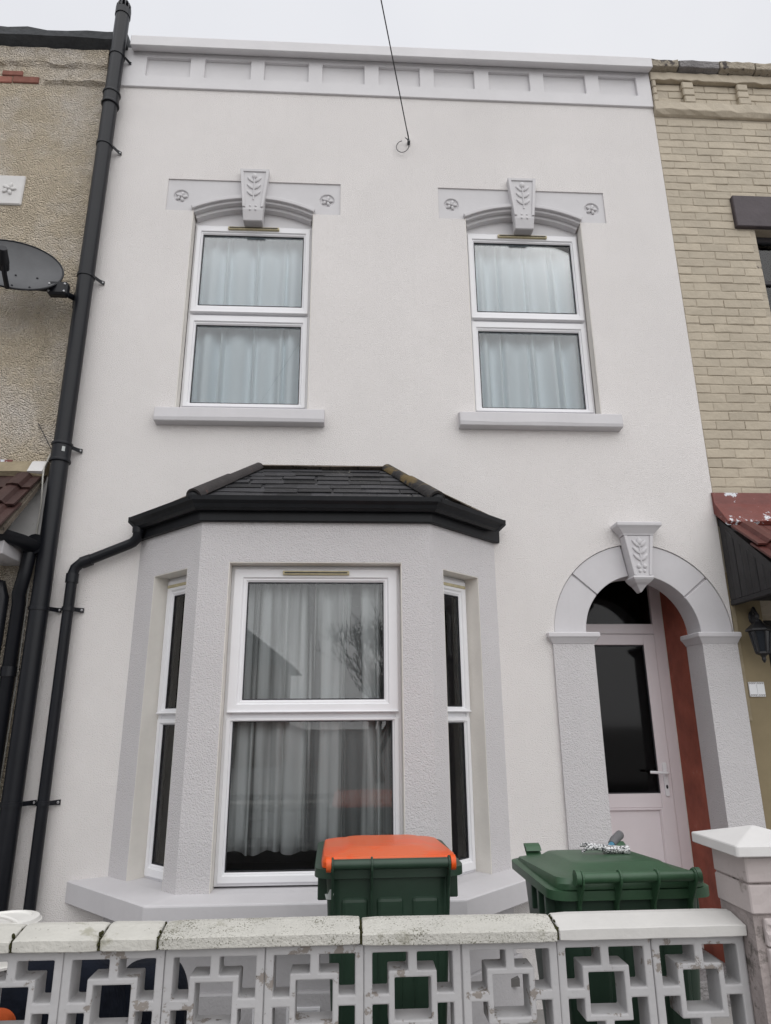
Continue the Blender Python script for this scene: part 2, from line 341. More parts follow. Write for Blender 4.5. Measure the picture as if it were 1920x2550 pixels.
# ------------------------------------------------------------------ ground
def ground(name, m, x0, x1, y0, y1, z0, z1, bevel=0):
    o = MB().box(x0, x1, y0, y1, z0, z1).build(name, m, bevel=bevel); tag(o, kind='structure'); return o
ground('ground', 'concrete', -150, 150, -150, 150, -.6, -.20)
ground('front_yard', 'concrete', -6, 6, -2.08, .3, -.2, 0)
ground('road', 'asphalt', -60, 60, -13.2, -6.6, -.2, -.12)
pv = ground('pavement', 'paving', -60, 60, -6.45, -2.08, -.2, -.012)
ground('opposite_pavement', 'concrete', -60, 60, -16, -13.35, -.2, -.004)
kerb = MB(); [kerb.box(x, x + .905, -6.6, -6.455, -.2, -.004) for x in [i * .915 - 14 for i in range(31)]]
tag(kerb.build('kerb', 'stonegrey', bevel=.01), kind='structure')
fl = MB().box(-.297, .297, -.297, .297, 0, .012).mesh('paving_slab')
for i in range(12):
    for j in range(6):
        inst('paving_slab', fl, 'paving', pv, (-3.3 + i * .6, -2.5 - j * .6, -.012))

# ------------------------------------------------------------------ the white house
house = thing('terraced_house', 'white rendered terraced house with black-roofed bay window and grey arched doorway', 'house', (.33, 0, 0))
HX0, HX1 = -1.985, 2.645
def grid_wall(mb, xs, zs, hole, y0, y1):
    """solid wall panel made of cells with rectangular holes; inner faces are left out"""
    sol = lambda i, k: 0 <= i < len(xs) - 1 and 0 <= k < len(zs) - 1 and not hole((xs[i] + xs[i + 1]) / 2, (zs[k] + zs[k + 1]) / 2)
    vid = {}; V = []; Fc = []
    def v(i, k, y):
        key = (i, k, y)
        if key not in vid: vid[key] = len(V); V.append((xs[i], (y0, y1)[y], zs[k]))
        return vid[key]
    for i in range(len(xs) - 1):
        for k in range(len(zs) - 1):
            if not sol(i, k): continue
            Fc.append((v(i, k, 0), v(i + 1, k, 0), v(i + 1, k + 1, 0), v(i, k + 1, 0)))
            Fc.append((v(i, k, 1), v(i, k + 1, 1), v(i + 1, k + 1, 1), v(i + 1, k, 1)))
            if not sol(i - 1, k): Fc.append((v(i, k, 0), v(i, k + 1, 0), v(i, k + 1, 1), v(i, k, 1)))
            if not sol(i + 1, k): Fc.append((v(i + 1, k, 0), v(i + 1, k, 1), v(i + 1, k + 1, 1), v(i + 1, k + 1, 0)))
            if not sol(i, k - 1): Fc.append((v(i, k, 0), v(i, k, 1), v(i + 1, k, 1), v(i + 1, k, 0)))
            if not sol(i, k + 1): Fc.append((v(i, k + 1, 0), v(i + 1, k + 1, 0), v(i + 1, k + 1, 1), v(i, k + 1, 1)))
    mb.add(V, Fc); return mb
WL, WR = -.795, 1.403                       # centres of the two upper windows
HW = .482                                   # half width of their openings
holes = [(WL - HW, WL + HW, 3.80, 5.67), (WR - HW, WR + HW, 3.80, 5.67), (-1.30, .90, .25, 2.72), (1.61, 2.42, -.1, 2.58)]
hole = lambda x, z: any(a < x < b and c < z < d for a, b, c, d in holes)
xs = sorted({HX0, HX1, *[h[0] for h in holes], *[h[1] for h in holes]})
holes += [(1.390, HX1 - .0005, 2.10, 2.815)]
holes += [(c - .697, c + .697, 5.536, 5.842) for c in (WL, WR)]
xs = sorted({HX0, HX1, *[h[0] for h in holes], *[h[1] for h in holes]})
zs = sorted({-.1, 6.78, *[h[2] for h in holes], *[h[3] for h in holes]})
grid_wall(MB(), xs, zs, hole, 0.0, .26).build('wall', 'render', house)

# parapet coping and frieze
cp = MB(); n = 14
sec = lambda x, j: [(x, -.105 + j, 7.128 + j), (x, -.105 + j * .6, 7.238 + j), (x, -.06, 7.262 + j), (x, .30, 7.27), (x, .30, 7.19), (x, -.0, 7.178 + j), (x, -.03, 7.15)]
cp.loft([sec(HX0 + .085 + (HX1 - HX0 - .085) * i / n, random.uniform(-.003, .003)) for i in range(n + 1)])
cp.build('parapet_coping', 'trimlight', house, bevel=.006)
PAN = [(-1.776, -1.404), (-1.28, -.888), (-.771, -.391), (-.27, .094), (.22, .579), (.705, 1.059), (1.191, 1.553), (1.68, 2.054), (2.178, 2.518)]
fz = MB(); pxs = sorted({-1.93, HX1 + .002, *[a for p in PAN for a in p]})
pxs[0] = HX0
grid_wall(fz, pxs, [6.775, 6.898, 7.103, 7.20], lambda x, z: any(a < x < b for a, b in PAN) and 6.898 < z < 7.103, -.018, .24)
fr = fz.build('frieze', 'trimlight', house, bevel=.004)
for a, b in PAN:
    k = MB().box(a - .003, b + .003, .012, .10, 6.893, 7.106); k.build('frieze_panel', 'trimlight', fr)

# upper window heads ---------------------------------------------------------
def leaf_key(mb, cx, y, z0, z1, w):
    """stylised plant: stem, pairs of leaves, bud"""
    mb.tube([(cx, y, z0 + .02), (cx, y, z1 - .04)], .006, 6)
    h = z1 - z0
    for i, t in enumerate((.22, .45, .68)):
        for sgn in (-1, 1):
            mb.ell((cx + sgn * w * .26, y, z0 + h * t + .02), (.013, .011, .036), sgn * .75, 8, 5)
    mb.ell((cx, y, z1 - .035), (.022, .013, .028), 0, 8, 5)
def rosette(mb, cx, y, cz, r):
    for k in range(5):
        a = 2 * PI * k / 5 + .3
        mb.ell((cx + math.sin(a) * r * .52, y, cz + math.cos(a) * r * .52), (r * .26, .012, r * .44), a, 8, 5)
    mb.ell((cx, y - .008, cz), (r * .24, .014, r * .24), 0, 8, 5)
def head(cx):
    hw = HW + .005; rise = .115; zs_ = 5.555
    R = (hw * hw + rise * rise) / (2 * rise); zc = zs_ + rise - R; a = math.degrees(math.asin(hw / R))
    inner = arc(cx, zc, R, 90 + a, 90 - a, 16)
    poly = [(cx - .697, 5.536), (cx - hw - .0, 5.536)] + inner + [(cx + hw, 5.536), (cx + .697, 5.536), (cx + .697, 5.842), (cx - .697, 5.842)]
    # the head lies about a centimetre behind the render; the rosettes sit in round sinkings
    o = MB().prism([(cx - hw, 5.536)] + inner + [(cx + hw, 5.536), (cx + hw, 5.842), (cx - hw, 5.842)], .010, .10).build('window_head', 'head', house)
    for s_ in (-1, 1):
        xa, xb = sorted((cx + s_ * hw, cx + s_ * .697)); c0 = (cx + s_ * .588, 5.682); N = 32; sq = []; 
        for t in range(N):
            a_ = 2 * PI * t / N; dx_, dz_ = math.cos(a_), math.sin(a_)
            k = min(((xb if dx_ > 0 else xa) - c0[0]) / dx_ if abs(dx_) > 1e-6 else 9, ((5.842 if dz_ > 0 else 5.536) - c0[1]) / dz_ if abs(dz_) > 1e-6 else 9)
            sq.append((c0[0] + dx_ * k, c0[1] + dz_ * k))
        for cxr, czr in ((xa, 5.536), (xb, 5.536), (xa, 5.842), (xb, 5.842)):      # pull the nearest sample into each corner
            q = min(range(N), key=lambda i: (sq[i][0] - cxr) ** 2 + (sq[i][1] - czr) ** 2); sq[q] = (cxr, czr)
        ci = lambda r_, y_: [(c0[0] + r_ * math.cos(2 * PI * t / N), y_, c0[1] + r_ * math.sin(2 * PI * t / N)) for t in range(N)]
        sp = MB().loft([[(x_, .010, z_) for x_, z_ in sq], ci(.064, .010), ci(.060, .013), ci(.056, .022)], cap=False)
        sp.add(ci(.056, .022), [tuple(range(N))]); sp.build('head_panel', 'head', o)
    blk = [(cx - hw, 5.5)] + [(cx - hw, inner[0][1])] + inner + [(cx + hw, 5.5)] + [(cx + hw, 5.68), (cx - hw, 5.68)]
    MB().prism([(cx - hw, 5.66)] + inner[1:-1] + [(cx + hw, 5.66), (cx + hw, 5.69), (cx - hw, 5.69)], .03, .16).build('arch_core', 'head', o)
    for (dr, y0, y1, mname) in ((0, -.022, .012, 'roll_moulding'), (-.022, .004, .05, 'arch_moulding'), (-.05, .045, .12, 'arch_moulding')):
        ro = R + dr + .022; ri = R + dr - .012
        pts = arc(cx, zc, ro, 90 + a, 90 - a, 18) + arc(cx, zc, ri, 90 - a, 90 + a, 18)
        MB().prism(pts, y0, y1).build(mname, 'head', o, bevel=.006, seg=2)
    # keystone
    km = MB(); km.loft([[(cx - .118, -.042, 5.922), (cx + .118, -.042, 5.922), (cx + .118, .01, 5.922), (cx - .118, .01, 5.922)],
                        [(cx - .082, -.042, 5.53), (cx + .082, -.042, 5.53), (cx + .082, .03, 5.53), (cx - .082, .03, 5.53)],
                        [(cx - .076, -.02, 5.44), (cx + .076, -.02, 5.44), (cx + .076, .06, 5.44), (cx - .076, .06, 5.44)]])
    km.build('keystone', 'head', o, bevel=.006)
    rim = MB()
    for s_ in (-1, 1):
        rim.loft([[(cx + s_ * .118, -.052, 5.922), (cx + s_ * .092, -.052, 5.922), (cx + s_ * .092, -.037, 5.922), (cx + s_ * .118, -.037, 5.922)],
                  [(cx + s_ * .082, -.052, 5.55), (cx + s_ * .060, -.052, 5.55), (cx + s_ * .060, -.037, 5.55), (cx + s_ * .082, -.037, 5.55)]])
    rim.box(cx - .094, cx + .094, -.0515, -.037, 5.895, 5.921)
    rim.build('keystone_rim', 'head', o, bevel=.003)
    lf = MB(); leaf_key(lf, cx, -.044, 5.60, 5.89, .12)
    for i in range(2):
        for s_ in (-1, 1): lf.ell((cx + s_ * .022, -.037, 5.565 - i * .035), (.012, .012, .012), 0, 8, 5)
    lf.build('leaf_ornament', 'head', o, smooth=True)
    for s_ in (-1, 1):
        rm = MB(); rosette(rm, cx + s_ * .588, .016, 5.682, .052); rm.build('rosette', 'head', o, smooth=True)
    return o
head(WL); head(WR)

# windows ---------------------------------------------------------------------
def frameT(ox, oy, ang=0.0):
    """local frame: u to the right along the wall, d inwards, z up"""
    c, s_ = math.cos(ang), math.sin(ang)
    return lambda u, d, z: (ox + u * c - d * s_, oy + u * s_ + d * c, z)
def window(T, hw, z0, z1, upg, log, gap, vent=True, name='window'):
    """upg / log = (half glass width, z0, z1) of the two lights; gap = (z_low, z_high) of the transom shadow gap"""
    o = MB(T).ring(-hw, hw, z0, z1, [(0, .07), (0, .0), (.012, -.006), (.038, -.006), (.038, .07)])
    o.box(-hw + .03, hw - .03, .004, .066, gap[0] - .012, gap[1] + .012)
    o = o.build(name, 'upvc', house, bevel=.0015)
    for (gw, g0, g1), (a, b), d0 in ((upg, (gap[1] + .001, z1 - .022), -.020), (log, (z0 + .016, gap[0] - .001), -.012)):
        sx = hw - .018
        if gw > hw - .055: sx = hw - .028
        L = []
        outer = [(-sx, a), (sx, a), (sx, b), (-sx, b)]; inn = [(-gw, g0), (gw, g0), (gw, g1), (-gw, g1)]
        lerp = lambda t, q: (q[0][0] + (q[1][0] - q[0][0]) * t, q[0][1] + (q[1][1] - q[0][1]) * t)
        for t, d in ((0, .03), (0, d0), (.06, d0 - .004), (.62, d0 - .004), (.72, d0 + .006), (.82, d0 + .006), (1, d0 + .018), (1, .03)):
            L.append([(lerp(t, q)[0], d, lerp(t, q)[1]) for q in zip(outer, inn)])
        sash = MB(T).loft(L + [L[0]], cap=False).build('sash', 'upvc', o)
        # mitre joints of the welded corners
        MB(T).ring(-gw - .003, gw + .003, g0 - .003, g1 + .003, [(0, d0 + .013), (0, d0 + .020), (.006, d0 + .020), (.006, d0 + .013)]).build('gasket', 'seal', o)
        MB(T).box(-gw - .006, gw + .006, d0 + .021, d0 + .027, g0 - .006, g1 + .006).build('pane', 'glass', o)
    # drip lip of the upper light
    MB(T).box(-hw + .02, hw - .02, -.034, -.02, gap[1] + .004, gap[1] + .014).build('drip_bar', 'upvc', o, bevel=.003)
    if vent:
        vw = .205
        zv = (upg[2] + z1) / 2 + .004
        MB(T).box(-vw, vw, -.042, -.02, zv - .013, zv + .013).build('trickle_vent', 'vent', o, bevel=.004)
        MB(T).box(-vw + .012, vw - .012, -.046, -.0425, zv - .003, zv + .003).build('vent_slot', 'seal', o)
    return o
for cx in (WL, WR):
    window(frameT(cx, .095), .472, 3.84, 5.475, (.40, 4.728, 5.376), (.40, 3.893, 4.552), (4.634, 4.648))
    fl_ = MB().box(cx - HW + .001, cx + HW - .001, .10, .15, 5.476, 5.665); fl_.build('head_board', 'trimlight', house)
    for s_ in (-1, 1):
        MB().box(*sorted((cx + s_ * HW, cx + s_ * (HW - .006))), .002, .094, 3.80, 5.60).build('window_reveal', 'reveal', house)
    # sill: sloping top, throat below
    a, b = cx - .606, cx + .606
    MB().loft([[(x, .10, 3.836), (x, -.072, 3.776), (x, -.078, 3.70 + random.uniform(-.004, .004)), (x, -.072, 3.672), (x, .02, 3.665), (x, .10, 3.665)] for x in (a, a + .3, cx, b - .3, b)]).build('window_sill', 'trim', house, bevel=.004)

# bay -----------------------------------------------------------------------
WB = [(-1.42, 0.0), (-.91, -.49), (.50, -.49), (1.01, 0.0)]
BT = 2.84
def panel(T, L, u0, u1, z0, z1, zb, zt, th=.2, opening_shift=0):
    mb = MB(T); grid_wall(mb, [0, u0, u1, L], [zb, z0, z1, zt], lambda u, z: u0 < u < u1 and z0 < z < z1, 0, th)
    o = mb.build('bay_wall', 'bayrender', house)
    q = .005
    rv = MB(T); rv.box(u0, u0 + q, .0015, .12, z0, z1); rv.box(u1 - q, u1, .0015, .12, z0, z1); rv.box(u0 + q, u1 - q, .0015, .12, z1 - q, z1)
    rv.build('window_reveal', 'reveal', o)
    return o
Ff = frameT(WB[1][0], WB[1][1]); LF = WB[2][0] - WB[1][0]; fc = LF / 2
panel(Ff, LF, fc - .527, fc + .527, .70, 2.55, .70, BT)
angL = math.atan2(WB[1][1], WB[1][0] - WB[0][0]); LC = math.hypot(WB[1][0] - WB[0][0], WB[1][1])
FL = frameT(WB[0][0], WB[0][1], angL); panel(FL, LC, .205, .585, .70, 2.53, .70, BT)
FR = frameT(WB[2][0], WB[2][1], -angL); panel(FR, LC, LC - .585, LC - .205, .70, 2.53, .70, BT)
Fw = lambda u, d, z: Ff(u + fc, d, z)
window((lambda u, d, z: Fw(u, d + .095, z)), (.5215), .756, 2.544, (.415, 1.742, 2.438), (.463, .828, 1.617), (1.636, 1.662))
for F_, u in ((FL, .395), (FR, LC - .395)):
    window((lambda u_, d, z, F_=F_, u=u: F_(u + u_, d + .115, z)), (.1845), .742, 2.524, (.10, 1.70, 2.40), (.12, .828, 1.60), (1.636, 1.662), vent=False)
    MB(lambda u_, d, z, F_=F_, u=u: F_(u + u_, d, z)).box(-.16, .16, .085, .108, 2.455, 2.475).build('trickle_vent', 'vent', house, bevel=.004)
# bay sill and base
so = offs(WB, .175); si = offs(WB, -.12)
so = [(-1.655, 0), (-1.035, -.625), (.632, -.625), (1.253, 0)]
mb = MB()
A_ = lambda pl, z: [(p[0], p[1], z) for p in pl] + [(pl[-1][0], .02, z), (pl[0][0], .02, z)]
mb.loft([A_(offs(WB, .02), .60), A_(so, .606), A_(so, .716), A_([(x * .9985, y * .99) for x, y in so], .722), A_(offs(WB, .0), .742), A_(si, .746)])
mb.build('bay_sill', 'trim', house, bevel=.005)
bb = offs(WB, .0); MB().slab(bb + [(bb[-1][0], .02), (bb[0][0], .02)], -.1, .602).build('bay_base', 'basegrey', house)
pl = offs(WB, .03); MB().slab(pl + [(pl[-1][0], .02), (pl[0][0], .02)], -.1, .29).build('bay_plinth', 'basegrey', house, bevel=.008)
for (vx0, vx1) in ((-.47, -.36), (-.30, -.13)):
    v = MB(); v.ring(vx0, vx1, .13, .225, [(0, -.515), (0, -.535), (.012, -.535), (.012, -.515)]); o = v.build('air_vent', 'upvc', house)
    for k in range(5):
        z = .145 + k * .0155
        MB().loft([[(x, -.520, z), (x, -.533, z - .004), (x, -.533, z - .001), (x, -.520, z + .010)] for x in (vx0 + .012, vx1 - .012)]).build('louvre', 'upvc', o)
# bay roof
E_ = offs(WB, .075); zE, zR = 2.935, 3.335
R0, R1 = Vector((-.645, 0, zR)), Vector((.262, 0, zR))
E4 = [Vector((p[0], p[1], zE)) for p in E_]
E4[0].x += .07; E4[3].x -= .07
deck = MB(); deck.add([E4[0], E4[1], E4[2], E4[3], R0, R1, (E4[0].x, .02, zE), (E4[3].x, .02, zE)],
                      [(0, 1, 4), (1, 2, 5, 4), (2, 3, 5), (0, 4, 5, 3), (0, 3, 2, 1)])
roof = deck.build('bay_roof', 'slate', house)
def slates(a0, a1, b0, b1, rows, w, shift):
    """a = eave ends, b = top ends"""
    nrm = (a1 - a0).cross(b0 - a0).normalized()
    if nrm.z < 0: nrm = -nrm
    for k in range(rows):
        t0, t1 = k / rows, min(1.0, (k + 1.28) / rows)
        lo0, lo1 = a0.lerp(b0, t0), a1.lerp(b1, t0); hi0, hi1 = a0.lerp(b0, t1), a1.lerp(b1, t1)
        L = (lo1 - lo0).length; d = (lo1 - lo0).normalized(); u = -w * (.5 if k % 2 else 1.0) * shift
        while u < L:
            u0, u1 = max(0, u), min(L, u + w - .004)
            u += w * random.uniform(.92, 1.08)
            if u1 - u0 < .02: continue
            h0 = (lo0 + d * u0); h1 = (lo0 + d * u1)
            up_ = (hi0 - lo0); upv = (up_ - d * up_.dot(d))
            q0, q1 = h0 + upv, h1 + upv
            # keep inside the hip lines
            f0, f1 = (hi0 - lo0).dot(d), (hi1 - lo0).dot(d)
            p0, p1 = (q0 - lo0).dot(d), (q1 - lo0).dot(d)
            if p0 < f0: q0 = q0 + d * (f0 - p0)
            if p1 > f1: q1 = q1 + d * (f1 - p1)
            if (q1 - q0).dot(d) < .01: q1 = q0 + d * .01
            j = random.uniform(-.012, .010); dn = upv.normalized() * j
            th0, th1 = .009 + random.uniform(0, .007), .003
            vs = [h0 + dn, h1 + dn, q1, q0]; top = [h0 + dn + nrm * th0, h1 + dn + nrm * th0, q1 + nrm * th1, q0 + nrm * th1]
            sm = MB(); sm.add(vs + top, [(0, 3, 2, 1), (4, 5, 6, 7), (0, 1, 5, 4), (1, 2, 6, 5), (2, 3, 7, 6), (3, 0, 4, 7)])
            sm.build('slate', 'slate', roof)
slates(E4[1], E4[2], R0, R1, 7, .215, .6)
slates(E4[0], E4[1], R0 - Vector((.02, 0, 0)), R0, 7, .2, .4)
slates(E4[2], E4[3], R1, R1 + Vector((.02, 0, 0)), 7, .2, .7)
for a, b, mm in ((E4[1], R0, 'hip'), (E4[2], R1, 'hipmoss')):
    d = (b - a)
    for i in range(2):
        p = a + d * (i * .5 - .03); q = a + d * (i * .5 + .50)
        r_ = .058 if i == 0 else .047
        hp = MB(); ax = (q - p).normalized(); sd = ax.cross(Vector((0, 0, 1))).normalized(); upd = sd.cross(ax).normalized()
        loops = []
        for t, rr in ((0, r_), (1, r_ * .93)):
            c = p.lerp(q, t) + upd * .006
            loops.append([c + sd * math.cos(x * PI / 10) * rr + upd * math.sin(x * PI / 10) * rr for x in range(11)] + [c + sd * math.cos(x * PI / 10) * (rr - .014) + upd * math.sin(x * PI / 10) * (rr - .014) for x in range(10, -1, -1)])
        hp.loft(loops); hp.build('hip_tile', mm, roof, smooth=True)
    em = MB(); c = a - d * .02; em.ell((c.x, c.y, c.z + .012), (.05, .03, .042), 0, 10, 6); em.build('hip_mortar', 'black', roof, smooth=True)
# flashing along the wall
fp = [E4[0] + Vector((0, 0, .03)), R0 + Vector((0, 0, .02)), R1 + Vector((0, 0, .02)), E4[3] + Vector((0, 0, .03))]
for a, b in zip(fp[:-1], fp[1:]):
    ns = 8; pts = [a.lerp(b, i / ns) for i in range(ns + 1)]
    MB().loft([[(p.x, .004, p.z + .014 + random.uniform(-.005, .005)), (p.x, -.014, p.z + .010), (p.x, -.034 + random.uniform(-.006, .006), p.z - .005), (p.x, .004, p.z - .02)] for p in pts]).build('flashing', 'mortar', roof)
# fascia and gutter
def sweep(mb, prof, pl, trim=0.0):
    loops = []
    for k in range(len(pl)):
        L = []
        for d, z in prof:
            o_ = offs(pl, d); p = Vector(o_[k])
            if trim and k in (0, len(pl) - 1):
                nb = Vector(o_[1 if k == 0 else -2]); p = p + (nb - p).normalized() * trim
            L.append((p.x, p.y, z))
        loops.append(L)
    return mb.loft(loops)
sweep(MB(), [(-.01, 2.80), (.032, 2.80), (.034, 2.90), (.034, 2.93), (-.01, 2.93)], WB, .004).build('fascia', 'black', house, bevel=.004)
gprof = [(.036, 2.862), (.072, 2.858), (.092, 2.872), (.100, 2.892), (.118, 2.910), (.122, 2.938), (.112, 2.938), (.106, 2.912), (.090, 2.896), (.070, 2.868), (.040, 2.870), (.040, 2.935), (.036, 2.935)]
g = sweep(MB(), gprof, WB, .150).build('gutter', 'black', house)
for k, s_ in ((0, -1), (3, 1)):
    a = Vector(offs(WB, .036)[k]); b = Vector(offs(WB, .122)[k]); nb = Vector(offs(WB, .08)[1 if k == 0 else -2]); dd = (nb - Vector(offs(WB, .08)[k])).normalized()
    P0, P1 = a + dd * .147, b + dd * .147
    st = MB(); st.loft([[(P0.x, P0.y, 2.862), (P0.x, P0.y, 2.94), (P1.x, P1.y, 2.94), (P1.x, P1.y, 2.905), (P0.lerp(P1, .6).x, P0.lerp(P1, .6).y, 2.858)],
                        [(P0.x + dd.x * .012, P0.y + dd.y * .012, 2.862), (P0.x + dd.x * .012, P0.y + dd.y * .012, 2.94), (P1.x + dd.x * .012, P1.y + dd.y * .012, 2.94), (P1.x + dd.x * .012, P1.y + dd.y * .012, 2.905), (P0.lerp(P1, .6).x + dd.x * .012, P0.lerp(P1, .6).y + dd.y * .012, 2.858)]])
    st.build('stop_end', 'black', g)

# arched doorway ---------------------------------------------------------------
AX, AZ, RI, RO = 2.018, 2.176, .405, .622
al = arc(AX, AZ, RO + .003, 180, 90, 24); ar = arc(AX, AZ, RO + .003, 90, 2.0, 24)
MB().prism([(1.390, 2.10), (AX - RO - .003, 2.10)] + al + [(AX, 2.815), (1.390, 2.815)], 0.0, .24).build('arch_spandrel', 'render', house)
MB().prism([(AX, 2.815)] + ar + [(HX1, ar[-1][1]), (HX1, 2.815)], 0.0, .24).build('arch_spandrel', 'render', house)
core = [(AX + RI, 2.12)] + arc(AX, AZ, RI, 0, 180, 32) + [(AX - RI, 2.12), (AX - RO, 2.12)] + arc(AX, AZ, RO, 180, 0, 32) + [(AX + RO, 2.12)]
arch = MB().prism(core, .022, .21).build('door_arch', 'trim', house)
for a0, a1 in ((0.6, 37.2), (38.8, 80.5), (99.5, 138.2), (139.8, 179.4)):
    pts = arc(AX, AZ, RO, a0, a1, 10) + arc(AX, AZ, RI - .003, a1, a0, 10)
    MB().prism(pts, .007, .03).build('voussoir', 'trim', arch, bevel=.003)
kz = MB(); kz.loft([[(AX - .104, -.078, 2.845), (AX + .104, -.078, 2.845), (AX + .104, 0, 2.845), (AX - .104, 0, 2.845)],
                    [(AX - .061, -.078, 2.556), (AX + .061, -.078, 2.556), (AX + .061, .05, 2.556), (AX - .061, .05, 2.556)]])
key = kz.build('keystone', 'trim', house, bevel=.005)
rm = MB()
for s_ in (-1, 1):
    rm.loft([[(AX + s_ * .104, -.087, 2.843), (AX + s_ * .080, -.087, 2.843), (AX + s_ * .080, -.073, 2.843), (AX + s_ * .104, -.073, 2.843)],
             [(AX + s_ * .062, -.087, 2.561), (AX + s_ * .043, -.087, 2.561), (AX + s_ * .043, -.073, 2.561), (AX + s_ * .062, -.073, 2.561)]])
rm.build('keystone_rim', 'trim', key, bevel=.003)
lf = MB(); leaf_key(lf, AX, -.080, 2.62, 2.835, .10)
for s_ in (-1, 1):
    lf.ell((AX + s_ * .022, -.079, 2.625), (.016, .012, .018), 0, 8, 5); lf.ell((AX + s_ * .016, -.079, 2.592), (.011, .01, .014), 0, 8, 5)
lf.build('leaf_ornament', 'trim', key, smooth=True)
cn = MB(); cn.loft([[(AX - w, -y, z), (AX + w, -y, z), (AX + w, .0, z), (AX - w, .0, z)] for w, y, z in ((.108, .082, 2.845), (.112, .086, 2.857), (.146, .110, 2.893), (.156, .120, 2.905), (.159, .123, 2.909), (.159, .123, 2.930), (.152, .115, 2.935))])
cn.build('keystone_cornice', 'trim', key, bevel=.002)
dp = MB(); dp.loft([[(AX - w, -.012 - y, z), (AX + w, -.012 - y, z), (AX + w, .04 + y * .2, z), (AX - w, .04 + y * .2, z)] for w, y, z in ((.070, .080, 2.557), (.074, .085, 2.546), (.067, .078, 2.533), (.052, .06, 2.515), (.036, .038, 2.50), (.018, .018, 2.475), (.006, .004, 2.455))])
dp.build('keystone_drop', 'trim', key, bevel=.002)
for x0, x1, nm in ((1.372, 1.652, 'pilaster'), (2.402, HX1 + .002, 'pilaster')):
    MB().box(x0, x1, -.020, .21, -.1, 2.124).build(nm, 'bayrender', house)
    cxs = [(x0 - o_, x1 + (o_ if x1 < 2 else o_ * .5), -.020 - o_, .215, z) for o_, z in ((.004, 2.104), (.008, 2.112), (.026, 2.138), (.034, 2.146), (.036, 2.150), (.036, 2.172), (.03, 2.178))]
    MB().loft([[(a, c, z), (b, c, z), (b, d, z), (a, d, z)] for a, b, c, d, z in cxs]).build('capital', 'trim', house, bevel=.002)
# porch recess
DY = .56
MB().box(2.412, 2.50, .212, DY + .02, -.1, 2.80).build('porch_side_wall', 'redwall', house)
MB().box(1.50, 1.60, .212, DY + .02, -.1, 2.80).build('porch_side_wall', 'redwall', house)
MB().box(1.5, 2.5, .262, DY + .1, 2.80, 2.86).build('porch_ceiling', 'trimlight', house)
MB().box(1.60, 2.412, -.04, DY, -.1, .13).build('door_step', 'stonegrey', house, bevel=.01)
dfm = MB()
dfm.box(1.602, 1.665, DY - .01, DY + .06, .13, 2.80); dfm.box(2.330, 2.411, DY - .01, DY + .06, .13, 2.80)
dfm.box(1.665, 2.330, DY - .01, DY + .06, 2.236, 2.312); dfm.box(1.665, 2.330, DY - .01, DY + .06, 2.76, 2.80)
dfr = dfm.build('door_frame', 'door', house, bevel=.003)
MB().box(1.665, 2.330, DY + .02, DY + .028, 2.312, 2.76).build('fanlight_pane', 'doorglass', dfr)
MB().box(2.408, 2.4118, DY - .016, DY - .011, .13, 2.80).build('sealant_bead', 'reveal', dfr)
lx0, lx1 = 1.668, 2.326
dl = MB(); dl.box(lx0, lx0 + .10, DY - .022, DY + .03, .15, 2.232); dl.box(2.236, lx1, DY - .022, DY + .03, .15, 2.232)
dl.box(lx0 + .10, 2.236, DY - .022, DY + .03, 2.152, 2.232); dl.box(lx0 + .10, 2.236, DY - .022, DY + .03, 1.012, 1.106); dl.box(lx0 + .10, 2.236, DY - .022, DY + .03, .15, .26)
door = dl.build('door', 'door', house, bevel=.004)
MB().ring(lx0 + .10, 2.236, .26, 1.012, [(0, DY - .018), (.0, DY - .026), (.012, DY - .026), (.022, DY - .012), (.022, DY)]).build('panel_bead', 'door', door)
MB().box(lx0 + .10, 2.236, DY - .006, DY + .02, .26, 1.012).build('door_panel', 'door', door)
MB().box(lx0 + .098, 2.238, DY + .0, DY + .008, 1.104, 2.154).build('door_pane', 'doorglass', door)
MB().ring(lx0 + .10, 2.236, 1.106, 2.152, [(0, DY - .012), (0, DY - .004), (.008, DY - .004), (.008, DY - .012)]).build('gasket', 'seal', door)
hb = MB(); hb.slab([(2.272 + .017 * math.cos(t * PI / 8), DY - .024 + 0) for t in range(2)] + [(2.30, DY - .03)], 1.1, 1.101)
hb = MB(); hb.loft([rrect(2.266, 2.298, 1.085, 1.315, 0, .014, 3), rrect(2.266, 2.298, 1.085, 1.315, .010, .014, 3)])
hb.v = [(x, DY - .022 - z, y) for x, y, z in hb.v]
bp = hb.build('backplate', 'upvc', door, bevel=.002)
MB().tube([(2.282, DY - .03, 1.245), (2.282, DY - .075, 1.245), (2.27, DY - .085, 1.246), (2.16, DY - .085, 1.252), (2.152, DY - .08, 1.252)], .010, 8).build('handle', 'upvc', door, smooth=True)
MB().ell((2.282, DY - .034, 1.15), (.008, .004, .014), 0, 8, 5).build('keyhole', 'seal', door, smooth=True)

# rooms behind the glass
def room(name, x0, x1, y0, y1, z0, z1, m='room'):
    mb = MB(); mb.add([(x0, y0, z0), (x1, y0, z0), (x1, y1, z0), (x0, y1, z0), (x0, y0, z1), (x1, y0, z1), (x1, y1, z1), (x0, y1, z1)],
                      [(0, 1, 2, 3), (7, 6, 5, 4), (5, 6, 2, 1), (6, 7, 3, 2), (7, 4, 0, 3)])
    mb.build(name, m, house)
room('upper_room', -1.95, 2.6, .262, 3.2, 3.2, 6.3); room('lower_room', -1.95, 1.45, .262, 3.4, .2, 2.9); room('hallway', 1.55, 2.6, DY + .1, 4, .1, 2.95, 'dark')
MB().box(-1.4, 1.0, -.1, .26, .15, .19).build('bay_floor', 'room', house)

